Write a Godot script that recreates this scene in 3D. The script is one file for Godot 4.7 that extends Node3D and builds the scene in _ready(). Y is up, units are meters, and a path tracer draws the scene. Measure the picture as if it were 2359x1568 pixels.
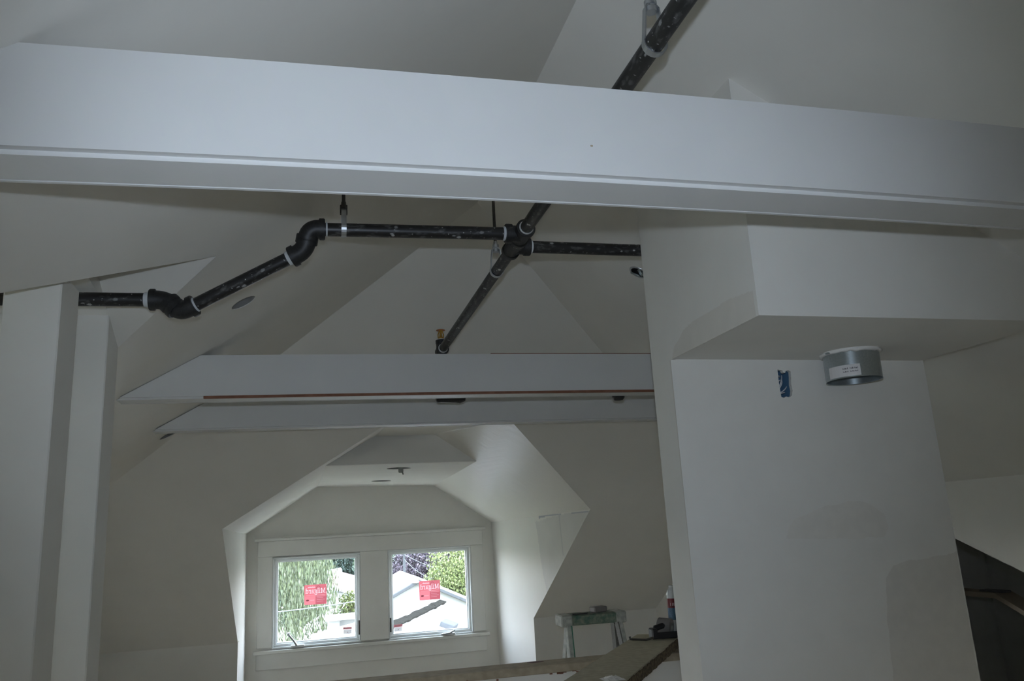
extends Node3D
# An unfinished attic room: boxed collar ties, sprinkler pipe, hipped drywall ceiling, dormer with two windows.
# Coordinates in the builders are (x right, y above the eye, z ahead); P() turns them into Godot's axes with the floor at 0.

const EYE := 1.55
const PITCH := 0.57            # rise per metre of the roof slopes
const RIDGE_X := 0.607
const RIDGE_Y := 1.222
const APEX_Z := 2.801
const KNEE_Y := -0.644
const KNEE_Z := 6.075
const SIDE_L := -1.36
const SIDE_R := 2.575
const SIDE_Y := 0.1
const BACK_Z := -3.2
const FLOOR_Y := -1.55
const WIN_Z := 7.0

var M := {}
var used := {}
var rng := RandomNumberGenerator.new()


func _ready() -> void:
	rng.seed = 7
	set_view()
	set_light()
	make_materials()
	build_shell()
	build_dormer()
	build_side_dormer()
	build_stair_side()
	build_windows()
	build_beams()
	build_columns()
	build_chase()
	build_pipes()
	build_cans()
	build_duct()
	build_electrical_box()
	build_low_wall()
	build_ladder()
	build_tools()
	build_outdoors()


# ------------------------------------------------------------------ view and light

func set_view() -> void:
	var cam := Camera3D.new()
	cam.name = "camera"
	cam.fov = rad_to_deg(2.0 * atan(784.0 / 1850.0))
	cam.near = 0.02
	cam.far = 400.0
	cam.basis = Basis(Vector3.UP, deg_to_rad(-14.283)) * Basis(Vector3.RIGHT, deg_to_rad(13.265)) * Basis(Vector3.BACK, deg_to_rad(-3.143))
	cam.position = P(0, 0, 0)
	add_child(cam)
	cam.current = true


func set_light() -> void:
	var env := Environment.new()
	var sky := Sky.new()
	var sm := ProceduralSkyMaterial.new()
	sm.sky_top_color = Color(0.78, 0.85, 0.94)
	sm.sky_horizon_color = Color(0.93, 0.95, 0.96)
	sm.ground_bottom_color = Color(0.30, 0.32, 0.28)
	sm.ground_horizon_color = Color(0.60, 0.64, 0.62)
	sm.sky_energy_multiplier = 3.75
	sm.ground_energy_multiplier = 0.8
	sky.sky_material = sm
	env.background_mode = Environment.BG_SKY
	env.sky = sky
	env.ambient_light_source = Environment.AMBIENT_SOURCE_SKY
	env.tonemap_mode = Environment.TONE_MAPPER_LINEAR
	env.tonemap_exposure = 1.0
	env.sdfgi_enabled = true
	env.ssao_enabled = true
	env.ssil_enabled = true
	var we := WorldEnvironment.new()
	we.name = "world"
	we.environment = env
	add_child(we)
	# high sun from the right of the house; it reaches no window on the inside
	var sun := DirectionalLight3D.new()
	sun.name = "sun"
	sun.light_color = Color(1.0, 0.96, 0.88)
	sun.light_energy = 1.1
	sun.light_angular_distance = 0.6
	sun.shadow_enabled = true
	sun.basis = Basis.looking_at(Vector3(-0.50, -0.85, -0.12).normalized(), Vector3.UP)
	add_child(sun)
	# the camera's pop-up flash, 8 cm above the lens, with the falling-off edge of its beam
	var flash := SpotLight3D.new()
	flash.name = "flash"
	flash.light_color = Color(0.85, 0.915, 1.0)
	flash.light_energy = 1.16
	flash.light_size = 0.012
	flash.spot_range = 30.0
	flash.spot_attenuation = 2.0
	flash.spot_angle = 41.0
	flash.spot_angle_attenuation = 0.8
	flash.shadow_enabled = true
	var cb := Basis(Vector3.UP, deg_to_rad(-14.283)) * Basis(Vector3.RIGHT, deg_to_rad(13.265)) * Basis(Vector3.BACK, deg_to_rad(-3.143))
	flash.basis = Basis(Vector3.UP, deg_to_rad(-12.5)) * Basis(Vector3.RIGHT, deg_to_rad(14.0))
	flash.position = P(0, 0, 0) + cb.y * 0.083
	add_child(flash)


# ------------------------------------------------------------------ helpers

func P(x: float, y: float, z: float) -> Vector3:
	return Vector3(x, y + EYE, -z)


func left_y(x: float) -> float:      # height of the left slope
	return RIDGE_Y - PITCH * (RIDGE_X - x)


func right_y(x: float) -> float:
	return RIDGE_Y - PITCH * (x - RIDGE_X)


func hip_y(z: float) -> float:
	return KNEE_Y + PITCH * (KNEE_Z - z)


func left_x(y: float) -> float:
	return RIDGE_X - (RIDGE_Y - y) / PITCH


func right_x(y: float) -> float:
	return RIDGE_X + (RIDGE_Y - y) / PITCH


func numbered(n: String) -> String:
	var k: int = used.get(n, 0)
	used[n] = k + 1
	return n if k == 0 else "%s_%03d" % [n, k]


func mb() -> SurfaceTool:
	var st := SurfaceTool.new()
	st.begin(Mesh.PRIMITIVE_TRIANGLES)
	return st


func put(called: String, st: SurfaceTool, mat: Material, parent: Node = null) -> MeshInstance3D:
	var o := MeshInstance3D.new()
	o.name = numbered(called) if parent == null else called
	o.mesh = st.commit()
	o.mesh.surface_set_material(0, mat)
	if parent == null:
		add_child(o)
	else:
		var k := 1
		while parent.has_node(NodePath(o.name)):
			o.name = "%s_%03d" % [called, k]
			k += 1
		parent.add_child(o, true)
	return o


func tag(o: Node, label: String, category: String, group := "", kind := "") -> Node:
	o.set_meta("label", label)
	o.set_meta("category", category)
	if group != "":
		o.set_meta("group", group)
	if kind != "":
		o.set_meta("kind", kind)
	return o


func thing(called: String, label: String, category: String, at := Vector3.ZERO, group := "") -> Node3D:
	var o := Node3D.new()
	o.name = numbered(called)
	o.position = at
	add_child(o)
	tag(o, label, category, group)
	return o


func struct(called: String, st: SurfaceTool, mat: Material, label: String, category: String) -> MeshInstance3D:
	var o := put(called, st, mat)
	tag(o, label, category, "", "structure")
	return o


func tri(st: SurfaceTool, a: Vector3, b: Vector3, c: Vector3, n: Vector3, ua := Vector2.ZERO, ub := Vector2.ZERO, uc := Vector2.ZERO) -> void:
	var flip := (b - a).cross(c - a).dot(n) > 0.0
	st.set_normal(n); st.set_uv(ua); st.add_vertex(a)
	if flip:
		st.set_normal(n); st.set_uv(uc); st.add_vertex(c)
		st.set_normal(n); st.set_uv(ub); st.add_vertex(b)
	else:
		st.set_normal(n); st.set_uv(ub); st.add_vertex(b)
		st.set_normal(n); st.set_uv(uc); st.add_vertex(c)


# three [position, normal, uv] corners, wound clockwise as seen along their normals
func smooth_tri(st: SurfaceTool, a: Array, b: Array, c: Array) -> void:
	var face: Vector3 = ((b[0] as Vector3) - a[0]).cross((c[0] as Vector3) - a[0])
	for e in ([a, c, b] if face.dot((a[1] as Vector3) + b[1] + c[1]) > 0.0 else [a, b, c]):
		st.set_normal(e[1]); st.set_uv(e[2]); st.add_vertex(e[0])


func quad(st: SurfaceTool, a: Vector3, b: Vector3, c: Vector3, d: Vector3, toward: Vector3) -> void:
	# a, b, c, d in order round the face; toward: a point on the seen side
	var n := (c - a).cross(d - b).normalized()
	if n.dot(toward - (a + c) * 0.5) < 0.0:
		n = -n
	tri(st, a, b, c, n, Vector2(0, 1), Vector2(1, 1), Vector2(1, 0))
	tri(st, a, c, d, n, Vector2(0, 1), Vector2(1, 0), Vector2(0, 0))


func newell(pts: Array) -> Vector3:
	var n := Vector3.ZERO
	for i in pts.size():
		var a: Vector3 = pts[i]
		var b: Vector3 = pts[(i + 1) % pts.size()]
		n += a.cross(b)
	return n.normalized()


# a flat polygon with thickness; the seen side faces away from out; holes are arrays of points in the plane
func slab(st: SurfaceTool, pts: Array, out: Vector3, holes := [], uv_o := Vector3.ZERO, uv_u := Vector3.ZERO, uv_v := Vector3.ZERO) -> void:
	var n := newell(pts)
	if n.dot(out) > 0.0:
		n = -n
	var o: Vector3 = pts[0]
	var u: Vector3 = ((pts[1] as Vector3) - o).normalized()
	var v := n.cross(u).normalized()
	var flat := func(p: Vector3) -> Vector2: return Vector2((p - o).dot(u), (p - o).dot(v)) * 100.0
	var poly := PackedVector2Array()
	for p in pts:
		poly.append(flat.call(p))
	var pieces: Array = [poly]
	var far := 100000.0
	for h in holes:
		var hp := PackedVector2Array()
		var mid := Vector2.ZERO
		for p in h:
			hp.append(flat.call(p))
			mid += hp[-1]
		mid /= hp.size()
		var next: Array = []
		for half in [PackedVector2Array([Vector2(mid.x, -far), Vector2(far, -far), Vector2(far, far), Vector2(mid.x, far)]), PackedVector2Array([Vector2(-far, -far), Vector2(mid.x, -far), Vector2(mid.x, far), Vector2(-far, far)])]:
			for piece in pieces:
				for part in Geometry2D.intersect_polygons(piece, half):
					for left in Geometry2D.clip_polygons(part, hp):
						next.append(left)
		pieces = next
	for piece in pieces:
		var t := Geometry2D.triangulate_polygon(piece)
		for i in range(0, t.size(), 3):
			var q: Array = []
			for k in 3:
				var w: Vector2 = piece[t[i + k]] / 100.0
				q.append(o + u * w.x + v * w.y)
			var uvs: Array = []
			for p in q:
				uvs.append(Vector2((p - uv_o).dot(uv_u), (p - uv_o).dot(uv_v)))
			tri(st, q[0], q[1], q[2], n, uvs[0], uvs[1], uvs[2])
			if out.length() > 0.0:
				tri(st, q[0] + out, q[1] + out, q[2] + out, -n)
	if out.length() > 0.0:
		var centre := Vector3.ZERO
		for p in pts:
			centre += p
		centre /= pts.size()
		for i in pts.size():
			var a: Vector3 = pts[i]
			var b: Vector3 = pts[(i + 1) % pts.size()]
			if (b - a).length() > 0.0001:
				quad(st, a, b, b + out, a + out, (a + b) * 0.5 + ((a + b) * 0.5 - centre))
		for h in holes:
			var c := Vector3.ZERO
			for p in h:
				c += p
			c /= h.size()
			for i in h.size():
				quad(st, h[i], h[(i + 1) % h.size()], h[(i + 1) % h.size()] + out, h[i] + out, c + out * 0.5)


func ring_pts(c: Vector3, u: Vector3, v: Vector3, r: float, k := 24, r2 := -1.0) -> Array:
	var a: Array = []
	for i in k:
		var t := TAU * i / k
		a.append(c + u * cos(t) * r + v * sin(t) * (r if r2 < 0.0 else r2))
	return a


# box with chamfered edges
func bx(st: SurfaceTool, c: Vector3, size: Vector3, bevel := 0.0, b := Basis()) -> void:
	var h := size * 0.5
	var e: float = minf(bevel, minf(h.x, minf(h.y, h.z)) * 0.9)
	var corner := func(sx: int, sy: int, sz: int, axis: int) -> Vector3:
		var p := Vector3(sx * (h.x - (0.0 if axis == 0 else e)), sy * (h.y - (0.0 if axis == 1 else e)), sz * (h.z - (0.0 if axis == 2 else e)))
		return c + b * p
	var face := func(q: Array) -> void:
		var m := Vector3.ZERO
		for p in q:
			m += p
		m /= q.size()
		if q.size() == 4:
			quad(st, q[0], q[1], q[2], q[3], m + (m - c))
		else:
			var n: Vector3 = (q[1] - q[0]).cross(q[2] - q[0]).normalized()
			if n.dot(m - c) < 0.0:
				n = -n
			tri(st, q[0], q[1], q[2], n)
	for s in [-1, 1]:
		face.call([corner.call(s, -1, -1, 0), corner.call(s, 1, -1, 0), corner.call(s, 1, 1, 0), corner.call(s, -1, 1, 0)])
		face.call([corner.call(-1, s, -1, 1), corner.call(1, s, -1, 1), corner.call(1, s, 1, 1), corner.call(-1, s, 1, 1)])
		face.call([corner.call(-1, -1, s, 2), corner.call(1, -1, s, 2), corner.call(1, 1, s, 2), corner.call(-1, 1, s, 2)])
	if e <= 0.0:
		return
	for s in [-1, 1]:
		for t in [-1, 1]:
			face.call([corner.call(s, t, -1, 0), corner.call(s, t, 1, 0), corner.call(s, t, 1, 1), corner.call(s, t, -1, 1)])
			face.call([corner.call(s, -1, t, 0), corner.call(s, 1, t, 0), corner.call(s, 1, t, 2), corner.call(s, -1, t, 2)])
			face.call([corner.call(-1, s, t, 1), corner.call(1, s, t, 1), corner.call(1, s, t, 2), corner.call(-1, s, t, 2)])
			for r in [-1, 1]:
				face.call([corner.call(s, t, r, 0), corner.call(s, t, r, 1), corner.call(s, t, r, 2)])


# box from its two corners, in (x, y, z ahead)
func bxp(st: SurfaceTool, x0: float, x1: float, y0: float, y1: float, z0: float, z1: float, bevel := 0.0) -> void:
	bx(st, P((x0 + x1) / 2, (y0 + y1) / 2, (z0 + z1) / 2), Vector3(absf(x1 - x0), absf(y1 - y0), absf(z1 - z0)), bevel)


# round tube along a path; radii may differ from point to point
func tube(st: SurfaceTool, path: Array, radii, sides := 18, capped := true, v_scale := 1.0) -> void:
	var n := path.size()
	var up := Vector3.UP
	var rings: Array = []
	var along := 0.0
	var last := Vector3.ZERO
	for i in n:
		var d: Vector3 = ((path[mini(i + 1, n - 1)] as Vector3) - (path[maxi(i - 1, 0)] as Vector3)).normalized()
		if i == 0:
			up = Vector3.UP if absf(d.y) < 0.9 else Vector3.RIGHT
		else:
			along += ((path[i] as Vector3) - last).length()
		last = path[i]
		var side := d.cross(up).normalized()
		up = side.cross(d).normalized()
		var r: float = radii[i] if radii is Array else radii
		var ring: Array = []
		for k in sides + 1:
			var t := TAU * k / sides
			var nn := side * cos(t) + up * sin(t)
			ring.append([(path[i] as Vector3) + nn * r, nn, Vector2(along * v_scale, float(k) / sides)])
		rings.append(ring)
	for i in n - 1:
		for k in sides:
			smooth_tri(st, rings[i][k], rings[i][k + 1], rings[i + 1][k + 1])
			smooth_tri(st, rings[i][k], rings[i + 1][k + 1], rings[i + 1][k])
	if capped:
		for end in [0, n - 1]:
			var d2: Vector3 = ((path[0] as Vector3) - (path[1] as Vector3)).normalized() if end == 0 else ((path[n - 1] as Vector3) - (path[n - 2] as Vector3)).normalized()
			for k in sides:
				tri(st, path[end], rings[end][k][0], rings[end][k + 1][0], d2)


# profile of (radius, height) turned about an axis; each band has its own normals
func lathe(st: SurfaceTool, prof: Array, at: Vector3, axis: Vector3, sides := 32) -> void:
	var u := axis.cross(Vector3.UP if absf(axis.y) < 0.9 else Vector3.RIGHT).normalized()
	var v := axis.cross(u).normalized()
	for i in prof.size() - 1:
		var a: Vector2 = prof[i]
		var b: Vector2 = prof[i + 1]
		var e := (b - a).normalized()
		for k in sides:
			var q: Array = []
			for t in [TAU * k / sides, TAU * (k + 1) / sides]:
				var rad: Vector3 = u * cos(t) + v * sin(t)
				var nn: Vector3 = (rad * e.y - axis * e.x).normalized()
				q.append([at + rad * a.x + axis * a.y, nn, Vector2(t / TAU, a.y)])
				q.append([at + rad * b.x + axis * b.y, nn, Vector2(t / TAU, b.y)])
			for t3 in [[0, 2, 3], [0, 3, 1]]:
				smooth_tri(st, q[t3[0]], q[t3[1]], q[t3[2]])


# ------------------------------------------------------------------ materials

func plain(c: Color, rough := 0.7, metal := 0.0) -> StandardMaterial3D:
	var m := StandardMaterial3D.new()
	m.albedo_color = c.linear_to_srgb()
	m.roughness = rough
	m.metallic = metal
	m.cull_mode = BaseMaterial3D.CULL_DISABLED
	return m


func noise_tex(lo: Color, hi: Color, freq: float, kind := FastNoiseLite.TYPE_SIMPLEX_SMOOTH, size := 512, seed_no := 3, octaves := 4) -> NoiseTexture2D:
	var n := FastNoiseLite.new()
	n.noise_type = kind
	n.frequency = freq
	n.seed = seed_no
	n.fractal_octaves = octaves
	var g := Gradient.new()
	g.set_color(0, lo.linear_to_srgb())
	g.set_color(1, hi.linear_to_srgb())
	var t := NoiseTexture2D.new()
	t.width = size
	t.height = size
	t.seamless = true
	t.noise = n
	t.color_ramp = g
	return t


func mottled(lo: Color, hi: Color, rough: float, scale: float, freq := 0.012) -> StandardMaterial3D:
	var m := plain(Color.WHITE, rough)
	m.albedo_texture = noise_tex(lo, hi, freq)
	m.uv1_triplanar = true
	m.uv1_world_triplanar = true
	m.uv1_scale = Vector3.ONE * scale
	return m


func make_materials() -> void:
	M.wall = mottled(Color(0.77, 0.75, 0.69), Color(0.81, 0.79, 0.73), 0.75, 0.6)
	M.trim = mottled(Color(0.78, 0.765, 0.71), Color(0.82, 0.805, 0.75), 0.45, 0.8)
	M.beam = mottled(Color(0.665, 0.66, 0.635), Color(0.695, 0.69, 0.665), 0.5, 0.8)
	M.gloss = plain(Color(0.79, 0.765, 0.70), 0.40)
	var gn := FastNoiseLite.new()
	gn.noise_type = FastNoiseLite.TYPE_SIMPLEX_SMOOTH
	gn.frequency = 0.02
	gn.seed = 12
	gn.fractal_octaves = 3
	var gt := NoiseTexture2D.new()
	gt.width = 512
	gt.height = 512
	gt.seamless = true
	gt.noise = gn
	gt.as_normal_map = true
	gt.bump_strength = 7.0
	M.gloss.normal_enabled = true
	M.gloss.normal_texture = gt
	M.gloss.normal_scale = 0.15
	M.gloss.uv1_scale = Vector3(1.3, 0.22, 1.0)
	M.subfloor = mottled(Color(0.42, 0.35, 0.26), Color(0.54, 0.46, 0.35), 0.8, 0.7)
	M.raw_wood = mottled(Color(0.20, 0.085, 0.05), Color(0.30, 0.14, 0.085), 0.8, 3.0)
	M.pipe = plain(Color.WHITE, 0.42)
	M.pipe.albedo_texture = pipe_picture()
	M.fitting = mottled(Color(0.012, 0.012, 0.012), Color(0.03, 0.029, 0.027), 0.5, 9.0, 0.03)
	M.sealant = plain(Color(0.62, 0.64, 0.64), 0.6)
	M.zinc = plain(Color(0.52, 0.54, 0.55), 0.38, 0.85)
	M.dark_steel = plain(Color(0.09, 0.085, 0.075), 0.5, 0.6)
	M.brass = plain(Color(0.55, 0.36, 0.09), 0.35, 0.9)
	M.red_brass = plain(Color(0.50, 0.17, 0.06), 0.4, 0.7)
	M.galvanised = plain(Color(0.50, 0.54, 0.545), 0.28, 0.85)
	M.galvanised.albedo_texture = noise_tex(Color(0.80, 0.83, 0.84), Color(1, 1, 1), 0.09, FastNoiseLite.TYPE_CELLULAR, 512, 5, 1)
	M.galvanised.uv1_triplanar = true
	M.galvanised.uv1_scale = Vector3.ONE * 4.0
	M.plaster = mottled(Color(0.74, 0.72, 0.68), Color(0.82, 0.80, 0.76), 0.85, 5.0)
	M.can_grey = plain(Color(0.26, 0.255, 0.24), 0.6)
	M.blue_box = plain(Color(0.13, 0.26, 0.40), 0.4)
	M.wire = plain(Color(0.72, 0.73, 0.74), 0.5)
	M.vinyl = plain(Color(0.76, 0.77, 0.75), 0.35)
	M.glass = plain(Color(0.5, 0.55, 0.53, 0.02), 0.02)
	M.glass.transparency = BaseMaterial3D.TRANSPARENCY_ALPHA
	M.wood_cap = mottled(Color(0.34, 0.285, 0.20), Color(0.48, 0.41, 0.30), 0.8, 2.5)
	M.plank = mottled(Color(0.42, 0.38, 0.27), Color(0.56, 0.52, 0.39), 0.85, 2.2, 0.02)
	M.plank_edge = mottled(Color(0.05, 0.035, 0.02), Color(0.34, 0.26, 0.16), 0.9, 5.0, 0.02)
	M.green = mottled(Color(0.02, 0.10, 0.06), Color(0.06, 0.22, 0.14), 0.5, 6.0, 0.02)
	M.green_spatter = mottled(Color(0.03, 0.085, 0.055), Color(0.30, 0.275, 0.21), 0.6, 2.2, 0.02)
	M.spattered = mottled(Color(0.22, 0.24, 0.21), Color(0.50, 0.49, 0.44), 0.7, 2.2, 0.02)
	M.rail_dark = mottled(Color(0.07, 0.07, 0.06), Color(0.20, 0.19, 0.16), 0.7, 6.0, 0.03)
	M.black = plain(Color(0.012, 0.012, 0.013), 0.45)
	M.grey = plain(Color(0.16, 0.15, 0.145), 0.45)
	M.sticker_red = film(Color(0.62, 0.17, 0.19))
	M.sticker_mid = film(Color(0.50, 0.14, 0.16))
	M.sticker_pink = film(Color(0.68, 0.22, 0.24))
	M.sticker_dark = film(Color(0.46, 0.12, 0.14))
	M.sticker_text = film(Color(0.80, 0.62, 0.62))
	M.sticker_logo = film(Color(0.16, 0.02, 0.03))
	M.label_white = film(Color(0.85, 0.82, 0.80))


func film(c: Color) -> StandardMaterial3D:
	var m := plain(c, 0.6)
	m.backlight_enabled = true
	m.backlight = (c * 0.40).linear_to_srgb()
	return m


func pipe_picture() -> ImageTexture:
	var im := Image.create(1024, 128, false, Image.FORMAT_RGB8)
	var n := FastNoiseLite.new()
	n.seed = 4
	n.frequency = 0.02
	var r := RandomNumberGenerator.new()
	r.seed = 21
	for x in 1024:
		for y in 128:
			var s := clampf(n.get_noise_2d(x * 0.7, y * 2.5) * 1.8 - 0.25, 0.0, 1.0)
			var g := 0.016 + 0.10 * s
			im.set_pixel(x, y, Color(g, g * 0.98, g * 0.94).linear_to_srgb())
	for i in 110:                                    # paint and plaster splashes
		var cx := r.randi_range(8, 1015)
		var cy := r.randi_range(6, 121)
		var a := r.randf_range(1.0, 3.5) if i % 6 else r.randf_range(5.0, 12.0)
		var b := r.randf_range(1.0, 4.0) if i % 6 else r.randf_range(2.0, 6.0)
		var tone := r.randf_range(0.12, 0.5)
		for x in range(cx - 14, cx + 15):
			for y in range(cy - 8, cy + 9):
				if pow((x - cx) / a, 2) + pow((y - cy) / b, 2) < 0.3 + r.randf() * 0.9 and x >= 0 and x < 1024 and y >= 0 and y < 128:
					im.set_pixel(x, y, Color(tone, tone, tone * 0.97).linear_to_srgb())
	return ImageTexture.create_from_image(im)


# paint on drywall with patches of bare joint compound; shapes are arrays of (u, v) outlines
func patched_picture(w: int, h: int, base: Color, patches: Array) -> ImageTexture:
	var im := Image.create(w, h, false, Image.FORMAT_RGB8)
	var n := FastNoiseLite.new()
	n.seed = 9
	n.frequency = 0.02
	for x in w:
		for y in h:
			var p := Vector2((x + 0.5) / w, (y + 0.5) / h)
			var q := p + Vector2(n.get_noise_2d(x, y), n.get_noise_2d(x + 500, y)) * 0.006
			var c := base * (1.0 + 0.03 * n.get_noise_2d(x * 0.6, y * 0.6 + 900.0))
			for patch in patches:
				if Geometry2D.is_point_in_polygon(q, patch[0]):
					c = patch[1] * (1.0 + 0.05 * n.get_noise_2d(x * 1.5, y * 1.5))
			im.set_pixel(x, y, Color(c.r, c.g, c.b).linear_to_srgb())
	return ImageTexture.create_from_image(im)


# ------------------------------------------------------------------ the room

func build_shell() -> void:
	var st := mb()
	slab(st, [P(SIDE_L - 1.2, FLOOR_Y, BACK_Z), P(SIDE_R + 0.1, FLOOR_Y, BACK_Z), P(SIDE_R + 0.1, FLOOR_Y, WIN_Z), P(SIDE_L - 1.2, FLOOR_Y, WIN_Z)], Vector3(0, -0.2, 0))
	struct("floor", st, M.subfloor, "bare plywood subfloor under the whole attic room", "floor")

	# left slope with the notch of the side dormer and two cut-outs for lights
	st = mb()
	var up_l := Vector3(-PITCH, 1, 0).normalized()
	var along := Vector3(1, PITCH, 0).normalized()
	var hole := ring_pts(P(-0.217, left_y(-0.217), 2.596), along, Vector3.FORWARD, 0.041)
	var hole2 := ring_pts(P(-0.645, left_y(-0.645), 3.955), along, Vector3.FORWARD, 0.042)
	slab(st, [P(RIDGE_X, RIDGE_Y, BACK_Z), P(RIDGE_X, RIDGE_Y, APEX_Z), P(SIDE_L, SIDE_Y, 4.77), P(SIDE_L, SIDE_Y, 3.34), P(-0.246, left_y(-0.246), 2.105), P(SIDE_L, SIDE_Y, 1.07), P(SIDE_L, SIDE_Y, BACK_Z)], up_l * 0.012, [hole, hole2])
	struct("ceiling", st, M.wall, "painted drywall slope of the ceiling left of the ridge line", "ceiling")

	st = mb()
	slab(st, [P(RIDGE_X, RIDGE_Y, BACK_Z), P(RIDGE_X, RIDGE_Y, APEX_Z), P(SIDE_R, SIDE_Y, 4.77), P(SIDE_R, SIDE_Y, BACK_Z)], Vector3(PITCH, 1, 0).normalized() * 0.012, [ring_pts(P(1.168, right_y(1.168), 2.634), Vector3(1, -PITCH, 0).normalized(), Vector3.FORWARD, 0.034)])
	struct("ceiling", st, M.wall, "painted drywall slope of the ceiling right of the ridge line", "ceiling")

	# hip slope with the opening of the far dormer
	st = mb()
	var up_h := Vector3(0, 1, -PITCH).normalized()
	slab(st, [P(RIDGE_X, RIDGE_Y, APEX_Z), P(SIDE_L, SIDE_Y, 4.77), P(SIDE_L, KNEE_Y, KNEE_Z), P(-0.492, KNEE_Y, KNEE_Z), P(-0.483, hip_y(4.785), 4.785), P(0.365, hip_y(3.98), 3.98), P(0.98, hip_y(3.98), 3.98), P(1.65, hip_y(4.77), 4.77), P(1.596, KNEE_Y, KNEE_Z), P(SIDE_R, KNEE_Y, KNEE_Z), P(SIDE_R, SIDE_Y, 4.77)], up_h * 0.03)
	struct("ceiling", st, M.wall, "hipped end slope of the ceiling around the far dormer opening", "ceiling")

	# knee wall of the far end, left and right of the dormer
	st = mb()
	slab(st, [P(SIDE_L, KNEE_Y, KNEE_Z), P(-0.492, KNEE_Y, KNEE_Z), P(-0.492, FLOOR_Y, KNEE_Z), P(SIDE_L, FLOOR_Y, KNEE_Z)], Vector3(0, 0, -0.1))
	slab(st, [P(1.596, KNEE_Y, KNEE_Z), P(SIDE_R, KNEE_Y, KNEE_Z), P(SIDE_R, FLOOR_Y, KNEE_Z), P(1.596, FLOOR_Y, KNEE_Z)], Vector3(0, 0, -0.1))
	struct("wall_knee", st, M.wall, "low knee wall at the far end below the hip slope", "wall")

	# side walls: the left one open to the side dormer, the right one open to the stair
	st = mb()
	slab(st, [P(SIDE_L, SIDE_Y, BACK_Z), P(SIDE_L, SIDE_Y, 1.07), P(SIDE_L, FLOOR_Y, 1.07), P(SIDE_L, FLOOR_Y, BACK_Z)], Vector3(-0.1, 0, 0))
	slab(st, [P(SIDE_L, SIDE_Y, 3.34), P(SIDE_L, SIDE_Y, 4.77), P(SIDE_L, KNEE_Y, KNEE_Z), P(SIDE_L, FLOOR_Y, KNEE_Z), P(SIDE_L, FLOOR_Y, 3.34)], Vector3(-0.1, 0, 0))
	struct("wall_left", st, M.wall, "left side wall hidden behind the two columns", "wall")
	st = mb()
	slab(st, [P(SIDE_R, SIDE_Y, BACK_Z), P(SIDE_R, SIDE_Y, 4.77), P(SIDE_R, KNEE_Y, KNEE_Z), P(SIDE_R, FLOOR_Y, KNEE_Z), P(SIDE_R, FLOOR_Y, 3.35), P(SIDE_R, 0.052, 3.35), P(SIDE_R, -0.487, 2.0), P(SIDE_R, FLOOR_Y, 2.0), P(SIDE_R, FLOOR_Y, BACK_Z)], Vector3(0.1, 0, 0))
	struct("wall_right", st, M.wall, "right side wall beyond the boxed chase with a sloping opening over the stair", "wall")

	# back wall; its small unseen opening behind the camera is added for fill light
	st = mb()
	var w1: Array = [P(0.2, -0.7, BACK_Z), P(0.85, -0.7, BACK_Z), P(0.85, -0.1, BACK_Z), P(0.2, -0.1, BACK_Z)]
	slab(st, [P(SIDE_L, FLOOR_Y, BACK_Z), P(SIDE_L, SIDE_Y, BACK_Z), P(RIDGE_X, RIDGE_Y, BACK_Z), P(SIDE_R, SIDE_Y, BACK_Z), P(SIDE_R, FLOOR_Y, BACK_Z)], Vector3(0, 0, 0.12), [w1])
	struct("wall_back", st, M.wall, "gable wall behind the viewer with a small opening added for fill light", "wall")


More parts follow.
